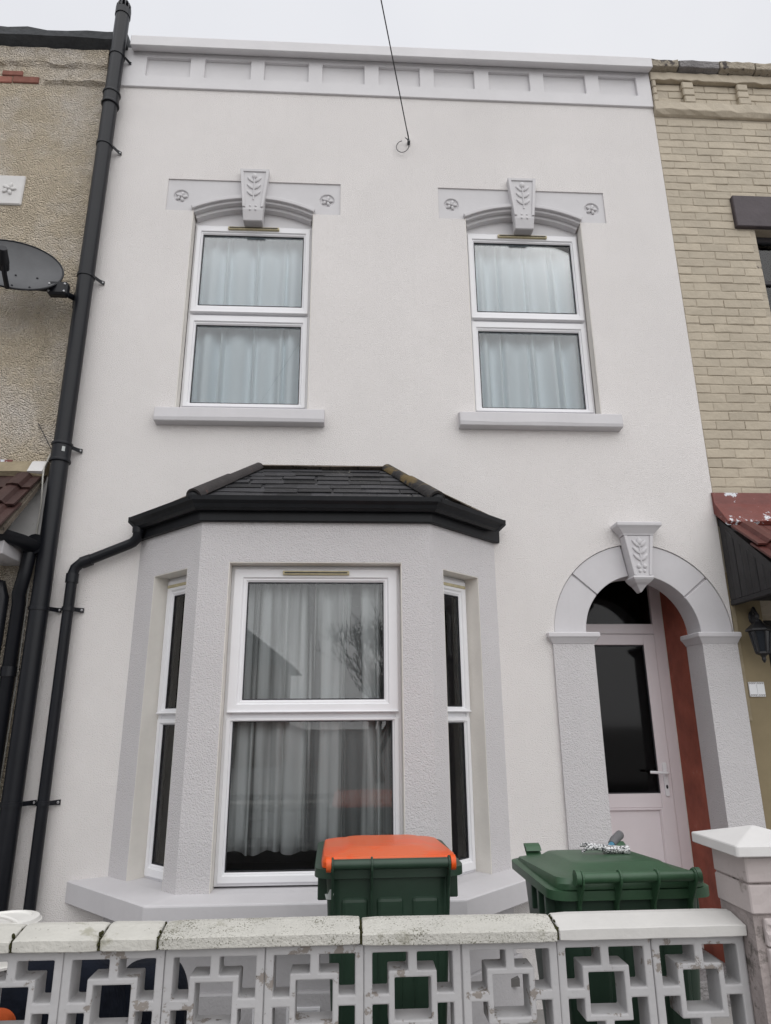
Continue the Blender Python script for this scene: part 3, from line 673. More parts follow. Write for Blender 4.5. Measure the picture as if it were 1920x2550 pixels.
# ------------------------------------------------------------------ curtains
def curtain(label, T, u0, u1, z0, z1, folds, amp, m, seed, hem=.0, gather=0.0):
    rd = random.Random(seed); n = folds * 8; xs_ = []; ph = []
    pos_ = [0.0]
    for i in range(n): pos_.append(pos_[-1] + rd.uniform(.5, 1.5) * (1 + .7 * math.sin(i * .37 + seed)))
    pos_ = [p / pos_[-1] for p in pos_]
    am = [amp * rd.uniform(.45, 1.2) for _ in range(folds + 2)]
    loops = []; nz_ = 14
    for k in range(nz_ + 1):
        t = k / nz_; z = z0 + (z1 - z0) * t; row = []
        for i, p in enumerate(pos_):
            a_ = am[i // 8]; d = a_ * math.sin(i / 8 * 2 * PI) * (1 - .45 * t) + .35 * a_ * math.sin(i / 8 * 5.1 + seed + 2.0 * t)
            u = u0 + (u1 - u0) * p + gather * math.sin(p * 9 + seed) * (1 - t)
            row.append((u, d, z + (hem * math.sin(p * 31 + seed) if k == 0 else 0)))
        loops.append(row)
    o = MB(T).loft(loops, cap=False, closed=False).build('curtain', m, smooth=False)
    for p in o.data.polygons: p.use_smooth = True
    so_ = o.modifiers.new('thickness', 'SOLIDIFY'); so_.thickness = .002
    return tag(o, label, 'curtain')
curtain('white curtain drawn behind the upper window above the bay roof', frameT(WL, .225), -.47, .47, 3.78, 5.64, 9, .048, 'curtain', 3, gather=.01)
curtain('white curtain drawn behind the upper window above the doorway', frameT(WR, .225), -.47, .47, 3.78, 5.64, 10, .048, 'curtain', 8, gather=.01)
curtain('sheer pleated net curtain behind the wide front window of the bay', lambda u, d, z: Fw(u, d + .215, z), -.56, .56, .90, 2.52, 13, .036, 'sheer', 5, hem=.012)
curtain('net curtain edge behind the narrow left side window of the bay', lambda u, d, z: FL(u, d + .20, z), .22, .50, .92, 2.46, 4, .022, 'sheer', 6)
curtain('net curtain edge behind the narrow right side window of the bay', lambda u, d, z: FR(u, d + .20, z), LC - .52, LC - .24, .92, 2.46, 4, .022, 'sheer', 9)

# ------------------------------------------------------------------ pipes
def bracket(root, x, y, z, r, arm, m='pipe'):
    b = MB(); n = 20
    b.loft([[(x + q * math.cos(2 * PI * i / n), y + q * math.sin(2 * PI * i / n), z + h) for i in range(n)] for q, h in ((r + .001, -.013), (r + .006, -.013), (r + .006, .013), (r + .001, .013))], cap=False)
    b.loft([[(x + r * .72, y - r * .55, z + .012), (x + r * .72, y - r * .55, z - .012), (x + r * .72, y - r * .40, z - .012), (x + r * .72, y - r * .40, z + .012)],
            [(x + r + arm * .55, y * .35, z + .014), (x + r + arm * .55, y * .35, z - .014), (x + r + arm * .55, y * .35 + .008, z - .014), (x + r + arm * .55, y * .35 + .008, z + .014)],
            [(x + r + arm, -.010, z + .015), (x + r + arm, -.010, z - .015), (x + r + arm, -.002, z - .015), (x + r + arm, -.002, z + .015)]])
    o = b.build('bracket', m, root, smooth=True)
    MB().ell((x + r + arm - .012, -.016, z), (.010, .006, .010), 0, 8, 4).build('bolt', 'steel', o, smooth=True)
    return o
PX, PY, PR = -2.0, -.085, .058
vp = thing('soil_vent_pipe', 'tall thick black vent pipe rising past the roofline between white and beige houses', 'pipe', (PX, PY, 0))
MB().tube([(PX, PY, -.1), (PX, PY, 7.48)], PR, 28).build('pipe', 'pipe', vp, smooth=True)
cage = MB(); cage.tube([(PX, PY, 7.46), (PX, PY, 7.53)], PR + .006, 24)
for k in range(12):
    a = 2 * PI * k / 12
    cage.tube([(PX + .058 * math.cos(a), PY + .058 * math.sin(a), 7.53), (PX + .054 * math.cos(a), PY + .054 * math.sin(a), 7.58), (PX + .038 * math.cos(a), PY + .038 * math.sin(a), 7.62), (PX + .01 * math.cos(a), PY + .01 * math.sin(a), 7.635)], .0065, 6)
cage.tube([(PX, PY, 7.625), (PX, PY, 7.64)], .03, 16); cage.build('terminal_cage', 'pipe', vp, smooth=True)
for z0, z1 in ((6.485, 6.60), (3.345, 3.47)):
    MB().tube([(PX, PY, z0), (PX, PY, z1)], PR + .006, 28).build('socket', 'pipe', vp, smooth=True)
    for z in (z0, z1 - .004):
        q = MB(); q.loft([[(PX + (PR + e) * math.cos(t * PI / 14), PY + (PR + e) * math.sin(t * PI / 14), z + h) for t in range(28)] for e, h in ((.002, -.012), (.011, -.010), (.014, 0), (.011, .010), (.002, .012))], cap=False)
        q.build('socket_ring', 'pipe', vp, smooth=True)
st = MB(); st.loft([[(PX + (PR + .0075) * math.cos(a), PY + (PR + .0075) * math.sin(a), z) for a in (-1.15, -1.05, -.95, -.85)] for z in (3.40, 3.435)], cap=False, closed=False)
st.build('sticker', 'sticker', vp)
for z in (7.015, 6.07, 4.834, 3.452, 2.326, 1.156): bracket(vp, PX, PY, z, PR, .052)
dx, dy, dr = -1.826, -.062, .034
dpz = thing('bay_downpipe', 'thin black downpipe with an angled branch from the bay gutter', 'pipe', (dx, dy, 0))
path = [(dx, dy, -.1), (dx, dy, 2.56), (dx + .012, dy, 2.60), (dx + .045, dy, 2.632), (-1.48, dy, 2.763), (-1.455, dy - .005, 2.775), (-1.425, dy - .02, 2.80), (-1.418, dy - .028, 2.83), (-1.418, dy - .03, 2.872)]
MB().tube(path, dr, 20).build('pipe', 'pipe', dpz, smooth=True)
for a, b in (((dx, dy, 2.50), (dx, dy, 2.56)), ((dx + .05, dy, 2.634), (dx + .11, dy, 2.657)), ((-1.418, dy - .028, 2.835), (-1.418, dy - .03, 2.875))):
    MB().tube([a, b], dr + .006, 20).build('socket', 'pipe', dpz, smooth=True)
for z in (2.326, 1.156): bracket(dpz, dx, dy, z, dr, .046)

# ------------------------------------------------------------------ telephone wire
wr = thing('telephone_wire', 'thin dark telephone wire running from an eye bolt on the wall into the sky', 'wire', (.469, -.03, 6.28))
hk = Vector((.469, -.04, 6.285)); far = Vector((-3.4, -14.0, 9.6))
pts = []
for i in range(41):
    t = (i / 40) ** 1.6; p = hk.lerp(far, t); p.z += .55 * (t * t - t) * 1.0; pts.append(p)
pts[1].x += .004
MB().tube(pts, .0034, 6).build('cable', 'wire', wr)
MB().tube([hk + (pts[6] - hk) * .0, hk.lerp(pts[8], .7), hk.lerp(pts[8], 1.0)], .0045, 6).build('cable_splice', 'wire', wr)
lp = []
for i in range(25):
    a = PI * .38 - 2 * PI * i / 24 * .93
    lp.append((.417 + .052 * math.cos(a), -.05 - .03 * math.sin(a * .5), 6.225 + .060 * math.sin(a)))
MB().tube([hk] + lp, .003, 6).build('loop', 'wire', wr, smooth=True)
MB().tube([(.469, .0, 6.29), (.469, -.045, 6.286)], .009, 8).build('eye_bolt', 'steel', wr)
MB().box(.459, .482, -.03, -.001, 6.268, 6.30).build('cleat', 'wire', wr, bevel=.003)

# ------------------------------------------------------------------ left neighbour
lh = thing('pebbledash_house', 'beige pebbledashed house at the left edge with dark parapet coping', 'house', (-3.5, 0, 0))
MB().box(-5.6, -1.99, .006, .27, -.1, 7.2).build('wall', 'pebble', lh)
cpl = MB(); n = 22
cpl.loft([[(x, -.085 + random.uniform(-.008, .008), 7.205), (x, -.09 + random.uniform(-.008, .008), 7.275 + random.uniform(-.01, .01) + (.022 if x < -2.75 else 0)), (x, -.04, 7.30 + random.uniform(-.008, .008) + (.02 if x < -2.75 else 0)), (x, .3, 7.32), (x, .3, 7.17), (x, .0, 7.155)] for x in [-5.6 + (5.6 - 1.945) * i / n for i in range(n + 1)]])
cpl.build('parapet_coping', 'asphalt_coping', lh)
led = MB(); led.loft([[(x, .01, 6.83), (x, -.022 + random.uniform(-.007, .007), 6.825), (x, -.026 + random.uniform(-.008, .008), 6.80), (x, .01, 6.772 + random.uniform(-.008, .008))] for x in [-2.60 + .06 * i for i in range(11)]])
led.build('string_course', 'pebble', lh)
fzl = MB(); fzl.loft([[(x, .01, 7.16), (x, -.02 + random.uniform(-.006, .006), 7.15), (x, -.02 + random.uniform(-.006, .006), 6.99 + random.uniform(-.03, .03)), (x, .008, 6.96)] for x in [-3.6 + .075 * i for i in range(21)]])
fzl.build('frieze', 'pebble', lh)
for i, (a, b, z0, z1) in enumerate(((-3.24, -3.02, 6.772, 6.84), (-3.012, -2.875, 6.774, 6.842), (-2.868, -2.655, 6.778, 6.848), (-2.965, -2.795, 6.852, 6.905))):
    MB().box(a, b, -.006, .02, z0, z1).build('brick', 'redbrick', lh, bevel=.006)
hb_ = MB().box(-3.9, -2.617, -.012, .02, 5.535, 5.815).build('window_head', 'wornwhite', lh, bevel=.008)
rm = MB(); rosette(rm, -2.725, -.016, 5.678, .062); rm.build('rosette', 'wornwhite', hb_, smooth=True)
# tiled canopy with gutter
cr = MB(); cr.add([(-4.6, 0, 3.29), (-2.125, 0, 3.29), (-2.125, -.45, 2.775), (-4.6, -.45, 2.775), (-4.6, 0, 3.22), (-2.125, 0, 3.22), (-2.125, -.43, 2.74), (-4.6, -.43, 2.74)],
                  [(0, 3, 2, 1), (4, 5, 6, 7), (0, 1, 5, 4), (1, 2, 6, 5), (2, 3, 7, 6), (3, 0, 4, 7)])
can = cr.build('canopy_roof', 'mortar', lh)
def roll_tile(w, L, th=.014):
    """interlocking tile: flat pan with one raised roll; local x across, y up the slope, z normal"""
    prof = [(0, 0), (.06, .0), (.075, .026), (.115, .034), (.155, .026), (.17, 0), (w * .98, 0)]
    prof = [(x * w / .23 if x < .2 else x, z) for x, z in prof]
    mb = MB(); top = [(x, z + th) for x, z in prof]
    loop = lambda y, dz: [(x, y, z + dz) for x, z in prof] + [(x, y, z + dz) for x, z in reversed(top)]
    mb.loft([loop(0, .030), loop(L, 0)]); return mb.mesh('roof_tile')
sl = math.atan2(.515, .45); nrm = Vector((0, -math.sin(sl), math.cos(sl))); upv = Vector((0, math.cos(sl), math.sin(sl)))
rt = roll_tile(.225, .30); fixn = fix_normals(rt)
for r in range(3):
    base = Vector((0, -.475, 2.745)) + upv * (r * .225)
    for k in range(6):
        x = -2.125 - (k + 1) * .222 + (0 if r % 2 else .012)
        inst('roof_tile', rt, 'tile', can, (x, base.y + random.uniform(-.004, .004), base.z + random.uniform(-.004, .004)), (sl, random.uniform(-.01, .01), random.uniform(-.015, .015)))
MB().loft([[(x, -.002, 3.372 + random.uniform(-.005, .005)), (x, -.035, 3.36), (x, -.10 + random.uniform(-.01, .01), 3.262), (x, -.08, 3.235), (x, .01, 3.28)] for x in [-4.6 + i * (4.6 - 2.105) / 16 for i in range(17)]]).build('flashing', 'flashtan', lh)
MB().box(-2.62, -2.345, -.040, -.028, 3.30, 3.37).build('flashing', 'flashred', lh)
MB().loft([[(x, -.03, 3.365), (x, -.055, 3.35), (x, -.112, 3.262), (x, -.09, 3.25)] for x in (-2.20, -2.15, -2.10)]).build('flashing', 'wornwhite', lh)
MB().loft([[(-2.112, y, z), (-2.14, y, z), (-2.14, y, z - .04), (-2.112, y, z - .04)] for y, z in ((0, 3.28), (-.24, 3.0), (-.46, 2.765))]).build('verge', 'mortar', lh)
MB().prism([(-2.42, 2.63), (-2.075, 2.63), (-2.075, 3.26), (-2.16, 3.26)], .0, .0055).build('painted_patch', 'wornwhite', lh)
sf = MB(); sf.box(-4.6, -2.15, -.36, .0, 2.625, 2.742); sf.build('fascia_box', 'basegrey', lh, bevel=.004)
gt = [(-4.6, -.455, 2.79), (-2.42, -.455, 2.785), (-2.30, -.44, 2.782), (-2.20, -.38, 2.775), (-2.125, -.25, 2.765), (-2.085, -.10, 2.75)]
gpr = []
P_ = [Vector(p) for p in gt]; gm = MB(); loops = []
for i, p in enumerate(P_):
    d = (P_[min(i + 1, len(P_) - 1)] - P_[max(i - 1, 0)]).normalized(); sd = Vector((d.y, -d.x, 0)).normalized()
    loops.append([p + sd * math.cos(PI + t * PI / 8) * .070 + Vector((0, 0, 1)) * math.sin(PI + t * PI / 8) * .070 for t in range(9)] + [p + sd * math.cos(PI + t * PI / 8) * .061 + Vector((0, 0, 1)) * math.sin(PI + t * PI / 8) * .061 for t in range(8, -1, -1)])
gm.loft(loops); gm.build('gutter', 'pipe', lh, smooth=True)
MB().tube([(-2.075, -.13, 2.745), (-2.07, -.05, 2.74)], .070, 16).build('gutter_stop_end', 'pipe', lh, smooth=True)
for lab, pth, r_ in (('black plastic downpipe dropping from the gutter beside the thick vent pipe', [(-2.10, -.11, 2.70), (-2.11, -.11, 2.56), (-2.135, -.10, 2.42), (-2.14, -.07, 2.36), (-2.14, -.07, -.1)], .042),
                     ('black downpipe at the left edge of the picture under the tiled canopy', [(-2.46, -.10, 2.52), (-2.26, -.09, 2.47), (-2.245, -.085, 2.40), (-2.245, -.085, -.1)], .042)):
    d_ = thing('downpipe', lab, 'pipe', (pth[-1][0], pth[-1][1], 0))
    MB().tube(pth, r_, 18).build('pipe', 'pipe', d_, smooth=True)
    for z in (1.9, 1.0): MB().tube([(pth[-1][0], pth[-1][1], z), (pth[-1][0], pth[-1][1], z + .06)], r_ + .006, 18).build('socket', 'pipe', d_, smooth=True)
wc = thing('aerial_cable', 'thin white cable running down beside the thick black vent pipe', 'cable', (-2.09, -.02, 0))
MB().tube([(-2.065, -.02, 4.0), (-2.07, -.02, 3.7), (-2.085, -.03, 3.45), (-2.098, -.09, 3.30), (-2.088, -.11, 3.22), (-2.10, -.05, 3.05), (-2.118, -.02, 2.85), (-2.12, -.015, 2.6), (-2.11, -.012, 1.9), (-2.12, -.012, 1.2), (-2.12, -.012, .1)], .005, 6).build('cable', 'whitecable', wc, smooth=True)
MB().tube([(-2.22, -.01, 3.66), (-2.16, -.015, 3.56), (-2.10, -.02, 3.46)], .003, 5).build('cable_tail', 'wire', wc)
# satellite dish
sd_ = thing('satellite_dish', 'dark grey satellite dish on a wall bracket beside the thick vent pipe', 'satellite dish', (-2.06, 0, 4.69))
dn = Vector((.30, -.80, .30)).normalized(); dxv = Vector((0, 0, 1)).cross(dn).normalized(); dzv = dn.cross(dxv).normalized()
dc = Vector((-2.425, -.30, 4.765)); RA, RB = .325, .262
db = MB(); loops = []
for side in (0, 1):
    for k in ((range(1, 9)) if side == 0 else range(8, 0, -1)):
        q = k / 8; L = []
        for i in range(40):
            a = 2 * PI * i / 40; e = (q * q - 1) * .06 - (.008 if side else 0)
            if side == 0 and k == 8: e += .006
            L.append(dc + dxv * math.cos(a) * RA * q + dzv * math.sin(a) * RB * q + dn * e)
        loops.append(L)
db.loft(loops); db.build('reflector', 'dish', sd_, smooth=True)
rimd = MB(); rimd.tube([dc + dxv * math.cos(2 * PI * i / 48) * RA + dzv * math.sin(2 * PI * i / 48) * RB + dn * .002 for i in range(49)], .007, 6, cap=False); rimd.build('rim', 'pipe', sd_, smooth=True)
foot = dc - dzv * RB * .98 + dn * .0
lnb = Vector((-2.335, -.60, 4.625))
arm = MB(); arm.tube([foot - dzv * .005, foot.lerp(lnb, .5) - dzv * .03, lnb], .017, 8); arm.build('feed_arm', 'pipe', sd_, smooth=True)
MB().tube([lnb - dn * .06, lnb + dn * .05], .034, 14, rs=[.038, .026]).build('feed_head', 'pipe', sd_, smooth=True)
MB().tube([lnb - dn * .115, lnb - dn * .06], .036, 14).build('feed_horn', 'pipe', sd_, smooth=True)
for u, v in ((.02, -.04), (.16, -.04), (.02, -.2), (.13, -.19)):
    c = dc + dxv * u + dzv * v + dn * (((u / RA) ** 2 + (v / RB) ** 2 - 1) * .06 + .002); MB().ell(tuple(c), (.008, .008, .008), 0, 8, 4).build('bolt', 'seal', sd_)
MB().tube([foot + dn * .03, foot + dn * .10 - dxv * .02 + dzv * .08, foot + dn * .06 - dxv * .1 + dzv * .05, foot + dn * .1 - dxv * .25 + dzv * .0], .004, 6).build('cable', 'whitecable', sd_)
bk = MB(); bk.tube([dc - dn * .08, dc - dn * .12 + dxv * .10 - dzv * .06, Vector((-2.12, -.20, 4.63)), Vector((-2.06, -.04, 4.66))], .022, 10); bk.build('mast', 'pipe', sd_, smooth=True)
MB().box(-2.10, -2.02, -.024, -.004, 4.60, 4.74).build('wall_plate', 'pipe', sd_, bevel=.004)
cb = MB(); cb.box(-2.20, -2.06, -.235, -.165, 4.58, 4.69); cb.build('clamp', 'pipe', sd_, bevel=.015)
for x, z in ((-2.185, 4.66), (-2.185, 4.60), (-2.075, 4.66), (-2.075, 4.60)): MB().ell((x, -.238, z), (.009, .006, .009), 0, 8, 4).build('bolt', 'steel', sd_, smooth=True)

# ------------------------------------------------------------------ right neighbour
rh = thing('tan_brick_house', 'tan painted brick house at the right edge with red tiled canopy', 'house', (3.5, 0, 0))
RX = HX1 + .004
rwall = grid_wall(MB(), [RX, 2.872, 3.366, 4.4, 5.4], [-.1, 2.30, 3.15, 3.7, 5.528, 7.16], lambda x, z: (3.366 < x < 4.4 and 3.7 < z < 5.528) or (x > 2.872 and x < 4.4 and z < 2.30), .012, .27).build('wall', 'brickmortar', rh)
MB().box(RX, 2.868, .004, .0112, -.1, 2.60).build('porch_pier', 'tanwall', rh)
MB().box(RX, 2.676, -.006, .0035, 1.6, 2.42).build('porch_trim', 'flashtan', rh)
brk = []
for v in range(6):
    rd = random.Random(v); mb = MB(); L = .2215; Hh = .0700
    def j(a): return rd.uniform(-a, a)
    nx, nz2 = 5, 3; V = []; Fq = []
    for k in range(nz2 + 1):
        for i in range(nx + 1):
            ed = i in (0, nx) or k in (0, nz2)
            V.append((-L / 2 + L * (0, .025, .33, .68, .975, 1)[i] + j(.0015), -.003 + (.003 if ed else 0) + j(.0012), -Hh / 2 + Hh * (0, .08, .92, 1)[k] + j(.0022)))
    for k in range(nz2):
        for i in range(nx): Fq.append((k * (nx + 1) + i, k * (nx + 1) + i + 1, (k + 1) * (nx + 1) + i + 1, (k + 1) * (nx + 1) + i))
    bnd = [i for i in range(nx + 1)] + [(k + 1) * (nx + 1) - 1 for k in range(1, nz2 + 1)] + [nz2 * (nx + 1) + i for i in range(nx - 1, -1, -1)] + [k * (nx + 1) for k in range(nz2 - 1, 0, -1)]
    o = len(V)
    for i in bnd: V.append((V[i][0], .02, V[i][2]))
    for a in range(len(bnd)):
        b = (a + 1) % len(bnd); Fq.append((bnd[b], bnd[a], o + a, o + b))
    mb.add(V, Fq); me = mb.mesh('brick'); fix_normals(me); brk.append(me)
for r in range(47):
    z = 3.20 + .0762 * r
    if z > 6.70: break
    x = RX + .112 - (.112 if r % 2 else 0); full = True
    while x < 3.78:
        x0, x1 = x - .1125, x + .1125
        a = max(x0, RX + .002); sc = 1.0; xx = x
        lim = 3.364 if z < 5.50 and z > 3.66 else (3.198 if 5.5 <= z < 5.86 else 9)
        b = min(x1, lim)
        if b - a > .05:
            o = inst('brick', random.choice(brk), 'brick', rwall, ((a + b) / 2, .010 + random.uniform(-.002, .002), z + random.uniform(-.003, .003)), (0, random.uniform(-.012, .012) + (PI if random.random() < .5 else 0), random.uniform(-.012, .012)), ((b - a) / .2245, 1, 1))
        x += .225
bfz = MB()
bfz.loft([[(x, .012, 6.83), (x, -.034 + random.uniform(-.006, .006), 6.826 + random.uniform(-.004, .004)), (x, -.036 + random.uniform(-.006, .006), 6.735 + random.uniform(-.01, .01)), (x, -.012, 6.70 + random.uniform(-.008, .008)), (x, .012, 6.69)] for x in [RX + .075 * i for i in range(22)]])
bfz.build('string_course', 'brick', rh, bevel=.004)
tb = MB(); tb.loft([[(x, .012, 7.165), (x, -.036 + random.uniform(-.005, .005), 7.16), (x, -.038 + random.uniform(-.006, .006), 7.075 + random.uniform(-.012, .012)), (x, .012, 7.07)] for x in [RX + .06 * i for i in range(28)]])
tb.build('frieze_band', 'brick', rh, bevel=.004)
for a, b in ((RX, 2.70), (2.925, 3.045), (3.425, 3.545), (3.92, 4.04)):
    for q in range(3):
        z0 = 6.828 + q * .0815
        MB().box(a + random.uniform(0, .012), b - random.uniform(0, .012), -.034 + random.uniform(-.005, .005), .012, z0, z0 + .076).build('dentil_block', 'brick', rh, bevel=.008)
for r in range(3):
    for k in range(6):
        x = 2.70 + .1125 + k * .225 + (.11 if r % 2 else 0)
        inst('brick', brk[(r + k) % 6], 'brick', rwall, (x, .008, 6.87 + r * .078))
xc = RX
i = 0
while xc < 4.6:
    w = random.uniform(.24, .5); x1 = xc + w; q = random.uniform(-.015, .015)
    ns = 6
    MB().loft([[(xc + (w - .012) * t / ns, -.085 + random.uniform(-.005, .005), 7.175 + q * .3), (xc + (w - .012) * t / ns, -.09 + random.uniform(-.006, .006), 7.245 + q * .5 + random.uniform(-.006, .006)), (xc + (w - .012) * t / ns, -.05, 7.285 + q * .5 + random.uniform(-.007, .007)), (xc + (w - .012) * t / ns, .28, 7.31), (xc + (w - .012) * t / ns, .28, 7.17), (xc + (w - .012) * t / ns, -.02, 7.162)] for t in range(ns + 1)]).build('coping_stone', 'stone' if i % 3 != 1 else 'stonegrey', rh, bevel=.004)
    xc = x1; i += 1
# lintel and dark window
MB().box(3.20, 4.55, -.028, .02, 5.532, 5.842).build('lintel', 'lintel', rh, bevel=.006)
wn = MB().ring(3.37, 4.4, 3.75, 5.53, [(0, .16), (0, .10), (.05, .10), (.05, .16)]); wn.box(3.42, 4.35, .102, .15, 5.06, 5.10); wn.box(3.86, 3.90, .103, .149, 3.80, 5.06)
wn = wn.build('window', 'darkframe', rh, bevel=.003)
MB().box(3.41, 4.36, .125, .131, 3.79, 5.49).build('pane', 'glass', wn)
MB().box(3.36, 4.41, .20, .215, 3.72, 5.53).build('blind', 'curtain', wn)
MB().box(3.30, 4.46, -.06, .10, 3.64, 3.72).build('window_sill', 'lintel', rh, bevel=.005)
# canopy
cx0 = 2.640
sl2 = math.atan2(.445, .50)
MB().add([], [])
fl2 = MB(); fl2.loft([[(x, -.003, 3.19), (x, -.018, 3.188), (x, -.03, 3.10), (x, -.165 + random.uniform(-.006, .006), 2.93 + random.uniform(-.008, .008)), (x, -.15, 2.905), (x, -.003, 3.03)] for x in [cx0 - .008 + i * .14 for i in range(12)]])
fl2.build('flashing', 'flashred', rh)
dk = MB(); dk.add([(cx0 + .012, 0, 3.0), (4.4, 0, 3.0), (4.4, -.78, 2.335), (cx0 + .012, -.78, 2.335), (cx0 + .012, 0, 2.94), (4.4, 0, 2.94), (4.4, -.74, 2.30), (cx0 + .012, -.74, 2.30)],
                  [(0, 3, 2, 1), (4, 5, 6, 7), (0, 1, 5, 4), (1, 2, 6, 5), (2, 3, 7, 6), (3, 0, 4, 7)])
can2 = dk.build('canopy_roof', 'clad', rh)
rt2 = roll_tile(.225, .33); fix_normals(rt2)
up2 = Vector((0, math.cos(sl2), math.sin(sl2)))
for r in range(3):
    base = Vector((0, -.80, 2.325)) + up2 * (r * .255)
    for k in range(5):
        inst('roof_tile', rt2, 'tilered', can2, (cx0 + .002 + k * .222, base.y, base.z + random.uniform(-.003, .003)), (sl2, random.uniform(-.008, .008), random.uniform(-.012, .012)))
bxy = 0.0
for k in range(10):
    y1 = -.006 - k * .072; y0 = y1 - .067
    zt0, zt1 = 2.97 + (y0) * .89, 2.97 + (y1) * .89
    b_ = MB(); q = random.uniform(0, .006)
    zb = 2.395
    if zt0 < zb + .02: break
    b_.add([(cx0 + .014 - q, y0, zb), (cx0 + .014 - q, y1, zb), (cx0 + .014 - q, y1, zt1), (cx0 + .014 - q, y0, zt0), (cx0 + .035, y0, zb), (cx0 + .035, y1, zb), (cx0 + .035, y1, zt1), (cx0 + .035, y0, zt0)],
           [(0, 1, 2, 3), (4, 7, 6, 5), (0, 4, 5, 1), (1, 5, 6, 2), (2, 6, 7, 3), (3, 7, 4, 0)])
    b_.build('cladding_board', 'clad', rh, bevel=.006)
MB().box(cx0 + .010, cx0 + .05, -.66, -.002, 2.365, 2.397).build('cladding_trim', 'clad', rh, bevel=.003)
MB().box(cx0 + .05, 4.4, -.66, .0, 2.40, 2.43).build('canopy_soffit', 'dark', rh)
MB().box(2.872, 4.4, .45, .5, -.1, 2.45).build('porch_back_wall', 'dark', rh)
# lantern
LX, LY = 2.745, -.135
ln = thing('wall_lantern', 'black carriage lantern hanging on the tan wall under the red canopy', 'lantern', (LX, 0, 2.1))
hexa = lambda r, z: [(LX + r * math.cos(PI / 6 + k * PI / 3), LY + r * math.sin(PI / 6 + k * PI / 3), z) for k in range(6)]
MB().loft([hexa(.062, 2.172), hexa(.040, 2.035)]).build('glass_body', 'lanternglass', ln)
cgm = MB()
for k in range(6):
    a = PI / 6 + k * PI / 3
    cgm.tube([(LX + .064 * math.cos(a), LY + .064 * math.sin(a), 2.174), (LX + .041 * math.cos(a), LY + .041 * math.sin(a), 2.033)], .006, 6)
cgm.build('frame', 'lantern', ln)
MB().loft([hexa(.06, 2.168), hexa(.088, 2.172), hexa(.086, 2.184), hexa(.05, 2.215), hexa(.026, 2.235), hexa(.018, 2.25)]).build('cap', 'lantern', ln, bevel=.003)
MB().loft([hexa(.008, 2.25), hexa(.014, 2.262), hexa(.014, 2.278), hexa(.004, 2.30)]).build('finial', 'lantern', ln)
MB().loft([hexa(.044, 2.036), hexa(.046, 2.024), hexa(.02, 2.012), hexa(.012, 2.0), hexa(.014, 1.985), hexa(.004, 1.965)]).build('base_drop', 'lantern', ln)
MB().tube([(LX, LY, 2.285), (LX + .01, -.09, 2.335), (LX + .035, -.03, 2.33), (LX + .05, .0, 2.30)], .009, 8).build('arm', 'lantern', ln, smooth=True)
MB().ell((LX + .05, .002, 2.28), (.03, .012, .05), 0, 12, 6).build('wall_rose', 'lantern', ln, smooth=True)
# number tiles
tl = thing('house_tile_plaque', 'pair of small white tiles with brown scroll borders on the tan wall', 'plaque', (2.742, 0, 1.8))
for k in range(2):
    a = 2.687 + k * .0545
    t_ = MB().box(a, a + .0535, -.008, .004, 1.752, 1.848).build('tile', 'whitetile', tl, bevel=.002)
    sc_ = MB()
    for zz in (1.761, 1.839):
        for i in range(4):
            c = (a + .009 + i * .012, -.0085, zz)
            sc_.tube([(c[0] + .0045 * math.cos(t * PI / 5), c[1], c[2] + .005 * math.sin(t * PI / 5)) for t in range(8)], .0014, 5)
    sc_.build('scroll_border', 'tileprint', t_)

# ------------------------------------------------------------------ front wall
fw = thing('garden_wall', 'low front wall of white pierced screen blocks with weathered coping', 'wall', (.15, -2.13, 0))
BX = [-.704 + .304 * k - .608 for k in range(9)]
def sblock():
    h = .151; br = [-h, -.125, -.075, -.0565, -.014, .014, .0565, .075, .125, h]
    def hole_(x, z):
        ax, az_ = abs(x), abs(z); mxx = max(ax, az_)
        if mxx > .125: return False
        if .0565 < mxx < .075: return False
        if mxx < .0565: return True
        if (ax < .014 and az_ > .07) or (az_ < .014 and ax > .07): return False
        return True
    mb = MB(); grid_wall(mb, br, br, hole_, 0, .092); return mb.mesh('screen_block')
sb_ = sblock(); fix_normals(sb_)
sb_.materials.append(MT['block']); sb_.materials.append(MT['stonegrey'])      # the yard side was never painted
for p in sb_.polygons:
    if p.normal.y > .9: p.material_index = 1
for r, zc in enumerate((.803,)):
    for x in BX:
        o = inst('screen_block', sb_, 'block', fw, (x + random.uniform(-.0015, .0015), -2.172 + random.uniform(-.002, .002), zc), (0, random.uniform(-.004, .004), random.uniform(-.006, .006)))
        b = o.modifiers.new('bevel', 'BEVEL'); b.width = .0045; b.segments = 2; b.limit_method = 'ANGLE'; b.angle_limit = math.radians(40)
mj = MB()
for k in range(10): mj.box(BX[0] - .152 + .304 * k - .006, BX[0] - .152 + .304 * k + .006, -2.165, -2.085, .655, .953)
mj.build('mortar_joints', 'block', fw)
MB().box(BX[0] - .16, 1.262, -2.18, -2.07, -.1, .648).build('wall_base', 'block', fw, bevel=.006)
js = [-1.62, -1.008, -.748, -.573, .046, .664, 1.275]
cm = ['copingworn', 'copingworn', 'copingworn', 'coping', 'coping', 'copingclean']
